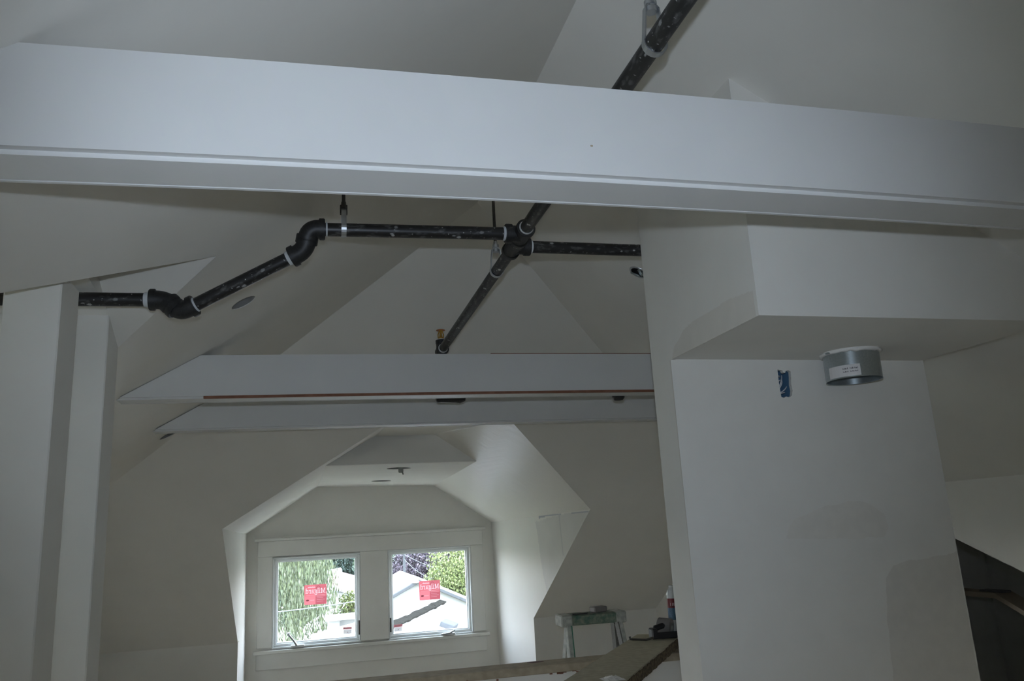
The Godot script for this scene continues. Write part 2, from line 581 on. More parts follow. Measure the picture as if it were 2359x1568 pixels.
func build_dormer() -> void:
	# corners: far (on the window wall) and near (on the hip slope)
	var ef_l := P(-0.517, 0.083, WIN_Z)
	var ef_r := P(1.51, 0.078, WIN_Z)
	var tf_l := P(0.036, 0.437, WIN_Z)
	var tf_r := P(1.017, 0.410, WIN_Z)
	var en_l := P(-0.483, 0.092, 4.785)
	var en_r := P(1.65, 0.10, 4.77)
	var tn_l := P(0.074, 0.43595, 4.98)
	var tn_r := P(0.950, 0.41186, 4.75)
	var un_l := P(0.372, 0.607, 4.98)
	var un_r := P(0.703, 0.580, 4.75)
	var st := mb()
	var left: Array = [en_l, P(0.365, hip_y(3.98), 3.98), un_l, tn_l, tf_l, ef_l]
	fan(st, left, P(0.5, -0.3, 5.8), M)
	struct("ceiling_dormer", st, M.wall, "left sloping ceiling inside the far dormer", "ceiling")
	st = mb()
	for i in 1:
		var r: Array = [en_r, P(0.98, hip_y(3.98), 3.98), un_r, tn_r, tf_r, ef_r]
		fan(st, r, P(0.5, -0.3, 5.8), M, P(1.65, 0.10, 4.77), Vector3(0, 0, -1.0), Vector3(-0.85, 0.5, 0))
	struct("ceiling_dormer", st, M.gloss, "right sloping ceiling inside the far dormer with glossy streaks of fresh skim coat", "ceiling")
	# flat part with two cut-outs
	st = mb()
	var h1 := ring_pts(P(0.535, 0.4233, 5.215), Vector3.RIGHT, Vector3.FORWARD, 0.077)
	var h2 := ring_pts(P(0.515, 0.4238, 6.355), Vector3.RIGHT, Vector3.FORWARD, 0.077)
	slab(st, [tn_l, tn_r, tf_r, tf_l], Vector3(0, 0.004, 0), [h1, h2])
	struct("ceiling_dormer", st, M.wall, "flat strip of ceiling high in the far dormer with two round cut-outs", "ceiling")
	st = mb()
	fan(st, [tn_l, un_l, un_r, tn_r], P(0.5, 0.4, 3.0), M)
	struct("wall_dormer", st, M.wall, "upright trapezoid panel above the flat dormer ceiling", "wall")
	st = mb()
	fan(st, [un_l + Vector3(-0.03, 0.001, -0.08), un_r + Vector3(0.03, 0.001, -0.08), P(1.01, hip_y(3.96), 3.96), P(0.33, hip_y(3.96), 3.96)], P(0.6, -0.5, 4.5), M)
	struct("ceiling_dormer", st, M.wall, "upper flat strip of the far dormer just under the third beam", "ceiling")
	# cheeks
	st = mb()
	fan(st, [ef_l, en_l, P(-0.493, KNEE_Y, KNEE_Z), P(-0.493, FLOOR_Y, KNEE_Z), P(-0.505, FLOOR_Y, WIN_Z)], P(0.5, -0.5, 6.5), M)
	struct("wall_dormer_left", st, M.wall, "left cheek wall of the far dormer beside the windows", "wall")
	st = mb()
	var cheek := StandardMaterial3D.new()
	cheek.roughness = 0.7
	cheek.cull_mode = BaseMaterial3D.CULL_DISABLED
	# u runs toward the viewer from the window wall, v down from the eave
	cheek.albedo_texture = patched_picture(256, 256, Color(0.785, 0.765, 0.705), [
		[PackedVector2Array([Vector2(0.52, 0.02), Vector2(1.2, -0.02), Vector2(1.2, 0.8), Vector2(0.60, 0.42), Vector2(0.55, 0.25)]), Color(0.69, 0.67, 0.63)],
		[PackedVector2Array([Vector2(0.56, -0.004), Vector2(1.0, -0.012), Vector2(1.0, 0.0), Vector2(0.56, 0.006)]), Color(0.42, 0.43, 0.47)],
		[PackedVector2Array([Vector2(0.74, 0.0), Vector2(0.748, 0.0), Vector2(0.75, 0.16), Vector2(0.743, 0.16)]), Color(0.58, 0.57, 0.55)],
	])
	fan(st, [ef_r, en_r, P(1.596, KNEE_Y, KNEE_Z), P(1.596, FLOOR_Y, KNEE_Z), P(1.53, FLOOR_Y, WIN_Z)], P(0.5, -0.5, 6.5), M, P(1.51, 0.09, WIN_Z), Vector3(0, 0, 1.0 / 2.25), Vector3(0, -1.0 / 1.7, 0))
	struct("wall_dormer_right", st, cheek, "right cheek wall of the far dormer with an unpainted skim-coat patch near its top corner", "wall")
	# the window wall with two openings
	st = mb()
	var o1: Array = [P(-0.305, -0.815, WIN_Z), P(0.375, -0.815, WIN_Z), P(0.375, -0.125, WIN_Z), P(-0.305, -0.125, WIN_Z)]
	var o2: Array = [P(0.615, -0.820, WIN_Z), P(1.305, -0.820, WIN_Z), P(1.305, -0.115, WIN_Z), P(0.615, -0.115, WIN_Z)]
	slab(st, [P(-0.505, FLOOR_Y, WIN_Z), ef_l, tf_l, tf_r, ef_r, P(1.53, FLOOR_Y, WIN_Z)], Vector3(0, 0, -0.14), [o1, o2])
	struct("wall_far", st, M.wall, "gabled end wall of the far dormer around its two windows", "wall")
	# floor of the dormer is the room's floor; trim boards round the windows
	st = mb()
	bxp(st, -0.43, 1.42, -0.105, 0.018, WIN_Z - 0.022, WIN_Z, 0.003)
	var t := struct("trim_1", st, M.trim, "wide painted head casing board across the top of both dormer windows", "trim")
	st = mb()
	bxp(st, -0.455, 1.445, 0.018, 0.040, WIN_Z - 0.045, WIN_Z, 0.004)
	put("cap_moulding", st, M.trim, t)
	st = mb()
	bxp(st, -0.428, -0.312, -0.800, -0.105, WIN_Z - 0.018, WIN_Z, 0.003)
	struct("trim_2", st, M.trim, "painted casing board left of the left dormer window", "trim")
	st = mb()
	bxp(st, 0.382, 0.608, -0.805, -0.105, WIN_Z - 0.018, WIN_Z, 0.003)
	struct("trim_3", st, M.trim, "wide painted mullion board between the two dormer windows", "trim")
	st = mb()
	bxp(st, 1.312, 1.418, -0.805, -0.105, WIN_Z - 0.018, WIN_Z, 0.003)
	struct("trim_4", st, M.trim, "painted casing board right of the right dormer window", "trim")
	st = mb()
	bxp(st, -0.43, 1.42, -0.962, -0.845, WIN_Z - 0.018, WIN_Z, 0.003)
	t = struct("trim_5", st, M.trim, "painted sill board and apron below both dormer windows", "trim")
	st = mb()
	bxp(st, -0.452, 1.446, -0.845, -0.818, WIN_Z - 0.042, WIN_Z, 0.004)
	put("sill", st, M.trim, t)


func fan(st: SurfaceTool, pts: Array, toward: Vector3, _m, uv_o := Vector3.ZERO, uv_u := Vector3.ZERO, uv_v := Vector3.ZERO) -> void:
	# nearly flat polygon, seen from the point toward, 2 cm thick
	var n := newell(pts)
	if n.dot(toward - (pts[0] as Vector3)) < 0.0:
		n = -n
	slab_bent(st, pts, n, uv_o, uv_u, uv_v)


func slab_bent(st: SurfaceTool, pts: Array, n: Vector3, uv_o: Vector3, uv_u: Vector3, uv_v: Vector3) -> void:
	var o: Vector3 = pts[0]
	var u: Vector3 = ((pts[1] as Vector3) - o).slide(n).normalized()
	var v := n.cross(u).normalized()
	var poly := PackedVector2Array()
	for p in pts:
		poly.append(Vector2((p - o).dot(u), (p - o).dot(v)) * 100.0)
	var t := Geometry2D.triangulate_polygon(poly)
	for i in range(0, t.size(), 3):
		var q: Array = [pts[t[i]], pts[t[i + 1]], pts[t[i + 2]]]
		var w: Array = []
		for p in q:
			w.append(Vector2((p - uv_o).dot(uv_u), (p - uv_o).dot(uv_v)))
		tri(st, q[0], q[1], q[2], n, w[0], w[1], w[2])
		tri(st, q[0] - n * 0.02, q[1] - n * 0.02, q[2] - n * 0.02, -n)


func build_side_dormer() -> void:
	# the dormer in the left slope: its two sloping ceilings, cheeks and end wall with an opening
	var pk := P(-0.246, left_y(-0.246), 2.105)
	var pk2 := P(-2.45, left_y(-0.246), 2.105)
	var st := mb()
	slab(st, [pk, P(SIDE_L, SIDE_Y, 1.07), P(-2.45, SIDE_Y, 1.07), pk2], Vector3(0, 0.03, 0))
	struct("ceiling_side", st, M.wall, "near slope of the left side dormer's ceiling", "ceiling")
	st = mb()
	slab(st, [pk, P(SIDE_L, SIDE_Y, 3.34), P(-2.45, SIDE_Y, 3.34), pk2], Vector3(0, 0.03, 0))
	struct("ceiling_side", st, M.wall, "bright triangular far slope of the left side dormer's ceiling above the pipe", "ceiling")
	st = mb()
	slab(st, [P(SIDE_L, SIDE_Y, 1.07), P(-2.45, SIDE_Y, 1.07), P(-2.45, FLOOR_Y, 1.07), P(SIDE_L, FLOOR_Y, 1.07)], Vector3(0, 0, 0.08))
	slab(st, [P(SIDE_L, SIDE_Y, 3.34), P(-2.45, SIDE_Y, 3.34), P(-2.45, FLOOR_Y, 3.34), P(SIDE_L, FLOOR_Y, 3.34)], Vector3(0, 0, -0.08))
	var w: Array = [P(-2.45, -0.72, 2.26), P(-2.45, -0.72, 3.15), P(-2.45, 0.0, 3.15), P(-2.45, 0.0, 2.26)]  # unseen opening, placed and sized to let in fill light
	slab(st, [P(-2.45, FLOOR_Y, 1.07), P(-2.45, SIDE_Y, 1.07), pk2, P(-2.45, SIDE_Y, 3.34), P(-2.45, FLOOR_Y, 3.34)], Vector3(-0.12, 0, 0), [w])
	struct("wall_side", st, M.wall, "cheek walls and end wall of the left side dormer behind the columns", "wall")


func build_stair_side() -> void:
	# the stairwell behind the sloping opening in the right wall; it goes down a storey
	var deep := -3.2
	var st := mb()
	slab(st, [P(4.4, 0.1, 1.3), P(4.4, 0.1, 4.7), P(4.4, deep, 4.7), P(4.4, deep, 1.3)], Vector3(0.08, 0, 0))
	slab(st, [P(SIDE_R + 0.1, 0.1, 4.7), P(4.4, 0.1, 4.7), P(4.4, deep, 4.7), P(SIDE_R + 0.1, deep, 4.7)], Vector3(0, 0, -0.08))
	slab(st, [P(SIDE_R + 0.1, 0.1, 1.3), P(4.4, 0.1, 1.3), P(4.4, deep, 1.3), P(SIDE_R + 0.1, deep, 1.3)], Vector3(0, 0, 0.08))
	slab(st, [P(SIDE_R + 0.1, 0.1, 1.3), P(4.4, 0.1, 1.3), P(4.4, 0.1, 4.7), P(SIDE_R + 0.1, 0.1, 4.7)], Vector3(0, 0.08, 0))
	slab(st, [P(SIDE_R + 0.1, FLOOR_Y - 0.2, 1.3), P(SIDE_R + 0.1, FLOOR_Y - 0.2, 4.7), P(SIDE_R + 0.1, deep, 4.7), P(SIDE_R + 0.1, deep, 1.3)], Vector3(-0.08, 0, 0))
	slab(st, [P(SIDE_R, deep, 1.3), P(4.48, deep, 1.3), P(4.48, deep, 4.7), P(SIDE_R, deep, 4.7)], Vector3(0, -0.08, 0))
	struct("wall_stairwell", st, M.wall, "dim walls of the stairwell behind the sloping opening", "wall")
	var r := thing("stair_rail", "sloping raw wooden rail board inside the stair opening at lower right", "rail", P(3.30, -0.433, 3.51))
	st = mb()
	slab(st, [Vector3(0, 0, 0), Vector3(0, -0.54, 1.19), Vector3(0.11, -0.54, 1.19), Vector3(0.11, 0, 0)], Vector3(0, -0.025, 0))
	put("sloping_board", st, M.subfloor, r)
	st = mb()
	slab(st, [Vector3(0, 0, 0), Vector3(0, 0, -1.17), Vector3(0.11, 0, -1.17), Vector3(0.11, 0, 0)], Vector3(0, -0.025, 0))
	put("level_board", st, M.subfloor, r)
	var g := thing("gap_strip", "small dark strip standing in for the shadow gap at the bend of the stair rail beside the chase", "gap_strip", P(3.345, -0.433, 3.55))  # added dark strip in place of the shadow gap at the rail's bend
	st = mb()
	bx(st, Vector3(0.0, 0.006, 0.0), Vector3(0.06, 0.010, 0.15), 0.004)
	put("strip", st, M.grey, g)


# ------------------------------------------------------------------ windows

func rect_frame(st: SurfaceTool, x0: float, x1: float, y0: float, y1: float, w: float, z0: float, z1: float) -> void:
	bxp(st, x0, x1, y1 - w, y1, z0, z1, 0.003)
	bxp(st, x0, x1, y0, y0 + w, z0, z1, 0.003)
	bxp(st, x0, x0 + w, y0 + w, y1 - w, z0, z1, 0.003)
	bxp(st, x1 - w, x1, y0 + w, y1 - w, z0, z1, 0.003)


func build_windows() -> void:
	var spots := [[-0.312, 0.382, -0.812, -0.112, 1.0], [0.608, 1.312, -0.818, -0.105, -1.0]]
	for i in 2:
		var s: Array = spots[i]
		var st := mb()
		rect_frame(st, s[0], s[1], s[2], s[3], 0.014, WIN_Z - 0.02, WIN_Z + 0.10)
		var w := struct("window_%d" % (i + 1), st, M.vinyl, ["white casement window on the left with its crank handle raised", "white casement window on the right with its crank handle folded flat"][i], "window")
		st = mb()
		rect_frame(st, s[0] + 0.014, s[1] - 0.014, s[2] + 0.014, s[3] - 0.014, 0.020, WIN_Z + 0.006, WIN_Z + 0.07)
		put("sash", st, M.vinyl, w)
		st = mb()
		rect_frame(st, s[0] + 0.031, s[1] - 0.031, s[2] + 0.031, s[3] - 0.031, 0.012, WIN_Z + 0.025, WIN_Z + 0.055)
		put("glazing_bead", st, M.vinyl, w)
		st = mb()
		bxp(st, s[0] + 0.036, s[1] - 0.036, s[2] + 0.036, s[3] - 0.036, WIN_Z + 0.038, WIN_Z + 0.042)
		put("pane", st, M.glass, w)
		# lock lever on the side frame next to the mullion
		st = mb()
		var lx: float = s[1] - 0.014 if i == 0 else s[0] + 0.014
		bxp(st, lx - 0.006, lx + 0.006, -0.755, -0.645, WIN_Z - 0.03, WIN_Z - 0.018, 0.002)
		put("lock_lever", st, M.dark_steel, w)
		# crank
		var cx: float = -0.12 if i == 0 else 1.09
		st = mb()
		bxp(st, cx - 0.045, cx + 0.06, s[2] + 0.004, s[2] + 0.022, WIN_Z - 0.05, WIN_Z - 0.02, 0.004)
		var base := put("crank_base", st, M.vinyl, w)
		st = mb()
		if i == 0:
			tube(st, [P(cx, s[2] + 0.02, WIN_Z - 0.05), P(cx - 0.025, s[2] + 0.06, WIN_Z - 0.07), P(cx - 0.06, s[2] + 0.105, WIN_Z - 0.085)], [0.009, 0.008, 0.008], 10)
			lathe(st, [Vector2(0, -0.012), Vector2(0.011, -0.01), Vector2(0.012, 0.01), Vector2(0, 0.014)], P(cx - 0.062, s[2] + 0.11, WIN_Z - 0.085), Vector3.UP, 12)
		else:
			tube(st, [P(cx - 0.06, s[2] + 0.014, WIN_Z - 0.055), P(cx + 0.01, s[2] + 0.02, WIN_Z - 0.058), P(cx + 0.055, s[2] + 0.04, WIN_Z - 0.055)], [0.007, 0.007, 0.008], 10)
		put("crank_handle", st, M.zinc, base)
	sticker(P(0.024, -0.423, WIN_Z + 0.034), "square red window sticker on the left pane, in front of the willow")
	sticker(P(0.958, -0.453, WIN_Z + 0.034), "square red window sticker on the right pane, over the gable peak")
	corner_label(P(0.278, -0.722, WIN_Z + 0.034), "small red and white label in the lower right corner of the left pane")
	corner_label(P(0.688, -0.735, WIN_Z + 0.034), "small red and white label in the lower left corner of the right pane")


func sticker(at: Vector3, label: String) -> void:
	# one thin printed film; it reads from outdoors, so it is seen mirrored from inside
	if not M.has("print"):
		M.print = film(Color.WHITE)
		M.print.albedo_texture = sticker_picture()
	var s := thing("window_sticker", label, "sticker", at, "red stickers on the panes")
	var st := mb()
	quad(st, Vector3(-0.088, -0.0775, 0), Vector3(0.088, -0.0775, 0), Vector3(0.088, 0.0775, 0), Vector3(-0.088, 0.0775, 0), Vector3(0, 0, 1))
	put("film", st, M.print, s)


func sticker_picture() -> ImageTexture:
	var w := 352
	var h := 310
	var im := Image.create(w, h, false, Image.FORMAT_RGB8)
	var red := Color(0.64, 0.15, 0.17).linear_to_srgb()
	im.fill(red)
	im.fill_rect(Rect2i(176, 0, 176, h), Color(0.54, 0.13, 0.145).linear_to_srgb())
	im.fill_rect(Rect2i(0, 178, 176, h - 178), Color(0.70, 0.19, 0.21).linear_to_srgb())
	im.fill_rect(Rect2i(176, 190, 176, h - 190), Color(0.46, 0.10, 0.12).linear_to_srgb())
	var ink := Color(0.86, 0.66, 0.66).linear_to_srgb()
	var dark := Color(0.16, 0.03, 0.04).linear_to_srgb()
	stroke(im, Vector2(180, 58), Vector2(222, 20), 3.0, dark)      # the little house mark
	stroke(im, Vector2(222, 20), Vector2(264, 58), 3.0, dark)
	stroke(im, Vector2(190, 52), Vector2(190, 120), 3.0, dark)
	stroke(im, Vector2(254, 52), Vector2(254, 120), 3.0, dark)
	for x in range(24, 76):
		for y in range(226, 256):
			if pow((x - 50) / 25.0, 2) + pow((y - 241) / 13.0, 2) < 1.0:
				im.set_pixel(x, y, dark)
	stamp(im, "Milgard", Rect2(16, 56, 318, 104), ink)
	for k in 9:                                                    # small print, too fine to read
		stroke(im, Vector2(58 + k * 13, 50 - (k % 3) * 2), Vector2(64 + k * 13, 34 - (k % 2) * 8), 3.0, ink)
		stroke(im, Vector2(64 + k * 13, 34), Vector2(68 + k * 13, 48), 3.0, ink)
	stroke(im, Vector2(30, 168), Vector2(330, 162), 2.0, ink)
	for k in 4:
		stroke(im, Vector2(196, 186 + k * 26), Vector2(326 - (k % 2) * 30, 186 + k * 26), 2.0, ink)
	for k in 7:
		stroke(im, Vector2(84 + k * 11, 250 - (k % 2) * 5), Vector2(89 + k * 11, 236), 2.0, ink)
	return ImageTexture.create_from_image(im)


func stroke(im: Image, a: Vector2, b: Vector2, wide: float, c: Color) -> void:
	var n := int((b - a).length() * 2.0) + 1
	for i in n + 1:
		var p := a.lerp(b, float(i) / n)
		im.fill_rect(Rect2i(int(p.x - wide / 2), int(p.y - wide / 2), int(wide), int(wide)).intersection(Rect2i(0, 0, im.get_width(), im.get_height())), c)


# fills the letters of a word, mirrored, into a box of the picture
func stamp(im: Image, text: String, box: Rect2, c: Color) -> void:
	var tm := TextMesh.new()
	var f := SystemFont.new()
	f.font_names = PackedStringArray(["Droid Serif"])
	tm.font = f
	tm.text = text
	tm.font_size = 64
	tm.pixel_size = 1.0
	tm.depth = 0.0
	var a := tm.get_mesh_arrays()
	var v: PackedVector3Array = a[Mesh.ARRAY_VERTEX]
	var ix: PackedInt32Array = a[Mesh.ARRAY_INDEX]
	var lo := Vector2(1e9, 1e9)
	var hi := Vector2(-1e9, -1e9)
	for p in v:
		lo = lo.min(Vector2(p.x, p.y))
		hi = hi.max(Vector2(p.x, p.y))
	for i in range(0, ix.size(), 3):
		var t: Array = []
		var tl := Vector2(1e9, 1e9)
		var th := Vector2(-1e9, -1e9)
		for k in 3:
			var p := v[ix[i + k]]
			var q := box.position + Vector2(1.0 - (p.x - lo.x) / (hi.x - lo.x), 1.0 - (p.y - lo.y) / (hi.y - lo.y)) * box.size
			t.append(q)
			tl = tl.min(q)
			th = th.max(q)
		for x in range(maxi(0, int(tl.x)), mini(im.get_width(), int(th.x) + 2)):
			for y in range(maxi(0, int(tl.y)), mini(im.get_height(), int(th.y) + 2)):
				if Geometry2D.point_is_inside_triangle(Vector2(x + 0.5, y + 0.5), t[0], t[1], t[2]):
					im.set_pixel(x, y, c)


func corner_label(at: Vector3, label: String) -> void:
	var s := thing("corner_label", label, "label", at, "small corner labels on the panes")
	var st := mb()
	bx(st, Vector3(0, -0.009, 0), Vector3(0.066, 0.034, 0.0012))
	put("paper", st, M.label_white, s)
	st = mb()
	bx(st, Vector3(0, 0.018, 0), Vector3(0.07, 0.018, 0.0012))
	put("red_band", st, M.sticker_pink, s)
	st = mb()
	for k in 6:
		bx(st, Vector3(-0.026 + k * 0.0105, 0.018, 0.001), Vector3(0.006, 0.009, 0.0008))
	put("print", st, M.sticker_text, s)
	st = mb()
	lathe(st, [Vector2(0, 0), Vector2(0.003, 0), Vector2(0.003, 0.001), Vector2(0, 0.001)], Vector3(0.002, -0.012, 0.0008), Vector3.BACK, 10)
	put("dot", st, M.sticker_logo, s)


# ------------------------------------------------------------------ beams

# a board running across the room from slope to slope: y0..y1 at mid-length, with a slight crown and tilt
func cross_board(st: SurfaceTool, y0: float, y1: float, z0: float, z1: float, crown: float, tilt: float, x_from := -9.0, x_to := 9.0, skew := 0.0) -> void:
	var rows: Array = []
	var steps := 14
	for i in steps + 1:
		var t := float(i) / steps
		var row: Array = []
		for c in [[y0, z0], [y1, z0], [y1, z1], [y0, z1]]:
			var xa: float = maxf(left_x(c[0]), x_from)
			var xb: float = minf(right_x(c[0]), x_to)
			var x := lerpf(xa, xb, t)
			var s := (x - 0.43) / 0.85
			row.append(P(x, c[0] + crown * (1.0 - minf(s * s, 1.6)) + tilt * s, c[1] + skew * s))
		rows.append(row)
	for i in steps:
		for k in 4:
			var a: Vector3 = rows[i][k]
			var b: Vector3 = rows[i][(k + 1) % 4]
			var c2: Vector3 = rows[i + 1][(k + 1) % 4]
			var d: Vector3 = rows[i + 1][k]
			var mid: Vector3 = (rows[i][0] + rows[i][2] + rows[i + 1][0] + rows[i + 1][2]) / 4.0
			quad(st, a, b, c2, d, (a + c2) * 0.5 + ((a + c2) * 0.5 - mid))
	for i in [0, steps]:
		quad(st, rows[i][0], rows[i][1], rows[i][2], rows[i][3], rows[i][0] + Vector3(-1 if i == 0 else 1, 0, 0))


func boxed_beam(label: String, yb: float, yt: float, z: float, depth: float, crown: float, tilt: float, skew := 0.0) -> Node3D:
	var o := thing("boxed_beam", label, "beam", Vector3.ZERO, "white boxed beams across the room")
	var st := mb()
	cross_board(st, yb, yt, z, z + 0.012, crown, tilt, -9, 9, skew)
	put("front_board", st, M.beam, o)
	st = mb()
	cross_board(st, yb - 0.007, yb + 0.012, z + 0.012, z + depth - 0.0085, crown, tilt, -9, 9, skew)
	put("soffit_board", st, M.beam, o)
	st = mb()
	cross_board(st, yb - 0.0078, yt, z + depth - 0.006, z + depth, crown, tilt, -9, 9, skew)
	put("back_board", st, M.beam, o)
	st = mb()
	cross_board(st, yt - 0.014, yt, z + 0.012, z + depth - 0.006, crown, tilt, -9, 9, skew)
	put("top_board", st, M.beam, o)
	return o


func build_beams() -> void:
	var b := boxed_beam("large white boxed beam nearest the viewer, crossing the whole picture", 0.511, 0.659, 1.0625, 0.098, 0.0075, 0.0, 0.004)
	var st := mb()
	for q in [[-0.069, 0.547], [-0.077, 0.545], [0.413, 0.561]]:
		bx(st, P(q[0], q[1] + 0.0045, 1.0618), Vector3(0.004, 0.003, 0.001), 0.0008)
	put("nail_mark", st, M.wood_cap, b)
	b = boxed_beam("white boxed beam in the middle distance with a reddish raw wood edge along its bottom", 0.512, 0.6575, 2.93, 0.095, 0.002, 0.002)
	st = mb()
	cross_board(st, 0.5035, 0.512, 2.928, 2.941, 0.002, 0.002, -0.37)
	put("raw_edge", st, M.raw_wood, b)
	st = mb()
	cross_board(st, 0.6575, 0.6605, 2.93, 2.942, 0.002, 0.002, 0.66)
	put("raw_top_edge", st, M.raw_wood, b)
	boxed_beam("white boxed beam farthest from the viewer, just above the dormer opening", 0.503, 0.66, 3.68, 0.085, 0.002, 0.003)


# ------------------------------------------------------------------ columns and chase

func build_columns() -> void:
	var c := thing("column", "white square drywall column nearest the left edge, cut off by the sloping ceiling", "column", P(-0.609, FLOOR_Y, 1.985))
	var st := mb()
	bx(st, Vector3(0, 1.085, 0), Vector3(0.117, 2.17, 0.136), 0.003)
	put("shaft", st, M.wall, c)
	c = thing("column", "white drywall pier behind the left column, under the bright dormer triangle", "column", P(-0.742, FLOOR_Y, 2.374))
	st = mb()
	bx(st, Vector3(0, 1.0935, 0), Vector3(0.40, 2.187, 0.124), 0.003)
	put("shaft", st, M.wall, c)
	st = mb()
	var pts: Array = []
	for p in [Vector2(2.313, 0.637), Vector2(2.08, 0.666), Vector2(2.08, 0.75), Vector2(2.313, 0.75)]:
		pts.append(P(-0.5425, p.y, p.x) - c.position)
	slab(st, pts, Vector3(-0.398, 0, 0))
	put("header", st, M.wall, c)


func build_chase() -> void:
	var c := thing("boxed_chase", "large white drywall chase on the right: a broad column under a projecting soffit box", "chase", P(1.37, FLOOR_Y, 2.07))
	var x0 := 0.960
	var x1 := 1.783
	var zf := 1.540
	var zc := 2.006
	var zb := 2.134
	var ys := 0.4345
	var k := 0.012
	var o := c.position
	var rel := func(a: Array) -> Array:
		var r: Array = []
		for p in a:
			r.append(p - o)
		return r
	# soffit front, underside, right side and back, butted against each other
	var st := mb()
	slab(st, rel.call([P(x0, ys, zf), P(x1, ys - 0.006, zf), P(x1, right_y(x1), zf), P(x0, right_y(x0), zf)]), Vector3(0, 0, -k))
	slab(st, rel.call([P(x0 + k, ys, zf + k), P(x1 - k, ys - 0.006, zf + k), P(x1 - k, ys - 0.003, zc), P(x0 + k, ys, zc)]), Vector3(0, k, 0))
	slab(st, rel.call([P(x1, ys - 0.006, zf + k), P(x1, right_y(x1), zf + k), P(x1, right_y(x1), zb - k), P(x1, ys - 0.003, zb - k)]), Vector3(-k, 0, 0))
	slab(st, rel.call([P(x1 + 0.012, FLOOR_Y, zc + k), P(x1, ys - 0.004, zc + k), P(x1, ys - 0.004, zb - k), P(x1 + 0.012, FLOOR_Y, zb - k)]), Vector3(-k, 0, 0))
	slab(st, rel.call([P(x0, FLOOR_Y, zb), P(x1 + 0.012, FLOOR_Y, zb), P(x1, ys, zb), P(x1, right_y(x1), zb), P(x0, right_y(x0), zb)]), Vector3(0, 0, k))
	put("soffit_box", st, M.wall, c)
	# the left side, an L-shaped sheet with a bare patch of compound
	var side := StandardMaterial3D.new()
	side.roughness = 0.75
	side.cull_mode = BaseMaterial3D.CULL_DISABLED
	side.albedo_texture = patched_picture(256, 256, Color(0.785, 0.765, 0.705), [
		[PackedVector2Array([Vector2(-0.1, 0.76), Vector2(0.017, 0.749), Vector2(0.2, 0.735), Vector2(0.35, 0.738), Vector2(0.51, 0.735), Vector2(0.62, 0.752), Vector2(0.74, 0.796), Vector2(0.775, 0.85), Vector2(0.76, 1.0), Vector2(0.70, 1.1), Vector2(-0.1, 1.2)]), Color(0.715, 0.68, 0.61)],
	])
	st = mb()
	slab(st, rel.call([P(x0, ys, zf + k), P(x0, right_y(x0), zf + k), P(x0, right_y(x0), zb - k), P(x0, FLOOR_Y, zb - k), P(x0, FLOOR_Y, zc + k), P(x0, ys, zc + k)]), Vector3(k, 0, 0), [], P(x0, right_y(x0), zf) - o, Vector3(0, 0, -1.0 / (zb - zf)), Vector3(0, -1.0 / 0.70, 0))
	put("side_panel", st, side, c)
	# the column front with its compound patches and a ragged hole for the electrical box
	var front := StandardMaterial3D.new()
	front.roughness = 0.75
	front.cull_mode = BaseMaterial3D.CULL_DISABLED
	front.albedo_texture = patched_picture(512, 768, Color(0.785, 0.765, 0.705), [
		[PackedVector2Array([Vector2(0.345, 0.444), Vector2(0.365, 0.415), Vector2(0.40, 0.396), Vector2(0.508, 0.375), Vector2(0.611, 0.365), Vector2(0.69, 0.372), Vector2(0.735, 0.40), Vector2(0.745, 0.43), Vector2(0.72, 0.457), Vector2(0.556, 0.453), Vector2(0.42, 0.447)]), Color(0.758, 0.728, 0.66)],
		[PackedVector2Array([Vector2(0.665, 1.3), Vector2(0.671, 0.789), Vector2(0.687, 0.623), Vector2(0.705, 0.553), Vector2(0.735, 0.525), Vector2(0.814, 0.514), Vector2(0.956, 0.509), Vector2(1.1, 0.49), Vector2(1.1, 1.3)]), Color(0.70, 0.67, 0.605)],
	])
	var hole: Array = []
	for q in [[1.326, 0.336], [1.335, 0.332], [1.342, 0.337], [1.352, 0.334], [1.362, 0.340], [1.366, 0.355], [1.364, 0.372], [1.367, 0.395], [1.368, 0.412], [1.360, 0.415], [1.352, 0.413], [1.349, 0.407], [1.343, 0.408], [1.341, 0.415], [1.325, 0.417], [1.324, 0.38]]:
		hole.append(P(q[0] * 0.9716, q[1] * 0.9716, zc) - o)
	st = mb()
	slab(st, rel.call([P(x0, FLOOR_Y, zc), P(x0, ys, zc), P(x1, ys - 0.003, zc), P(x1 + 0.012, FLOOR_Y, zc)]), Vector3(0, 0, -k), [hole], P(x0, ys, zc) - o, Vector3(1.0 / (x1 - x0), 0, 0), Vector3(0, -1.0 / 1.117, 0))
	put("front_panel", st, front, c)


# ------------------------------------------------------------------ pipes

func elbow_path(a: Vector3, corner: Vector3, b: Vector3, r: float) -> Array:
	var da := (a - corner).normalized()
	var db := (b - corner).normalized()
	var pts: Array = [corner + da * r * 1.7, corner + da * r]
	for i in range(1, 7):
		var t := i / 7.0
		pts.append((corner + da * r).lerp(corner, t).lerp(corner.lerp(corner + db * r, t), t))
	pts.append(corner + db * r)
	pts.append(corner + db * r * 1.7)
	return pts


func fitting_elbow(root: Node3D, a: Vector3, corner: Vector3, b: Vector3, r: float, bend: float) -> void:
	var st := mb()
	var path := elbow_path(a, corner, b, bend)
	tube(st, path, r * 1.38, 20)
	for e in [[path[0], path[1]], [path[-1], path[-2]]]:     # the thicker rims of the sockets
		var d: Vector3 = (e[1] - e[0]).normalized()
		tube(st, [e[0], e[0] + d * r * 0.15, e[0] + d * r * 0.8, e[0] + d * r * 0.9], [r * 1.5, r * 1.62, r * 1.62, r * 1.4], 20)
	put("elbow", st, M.fitting, root)


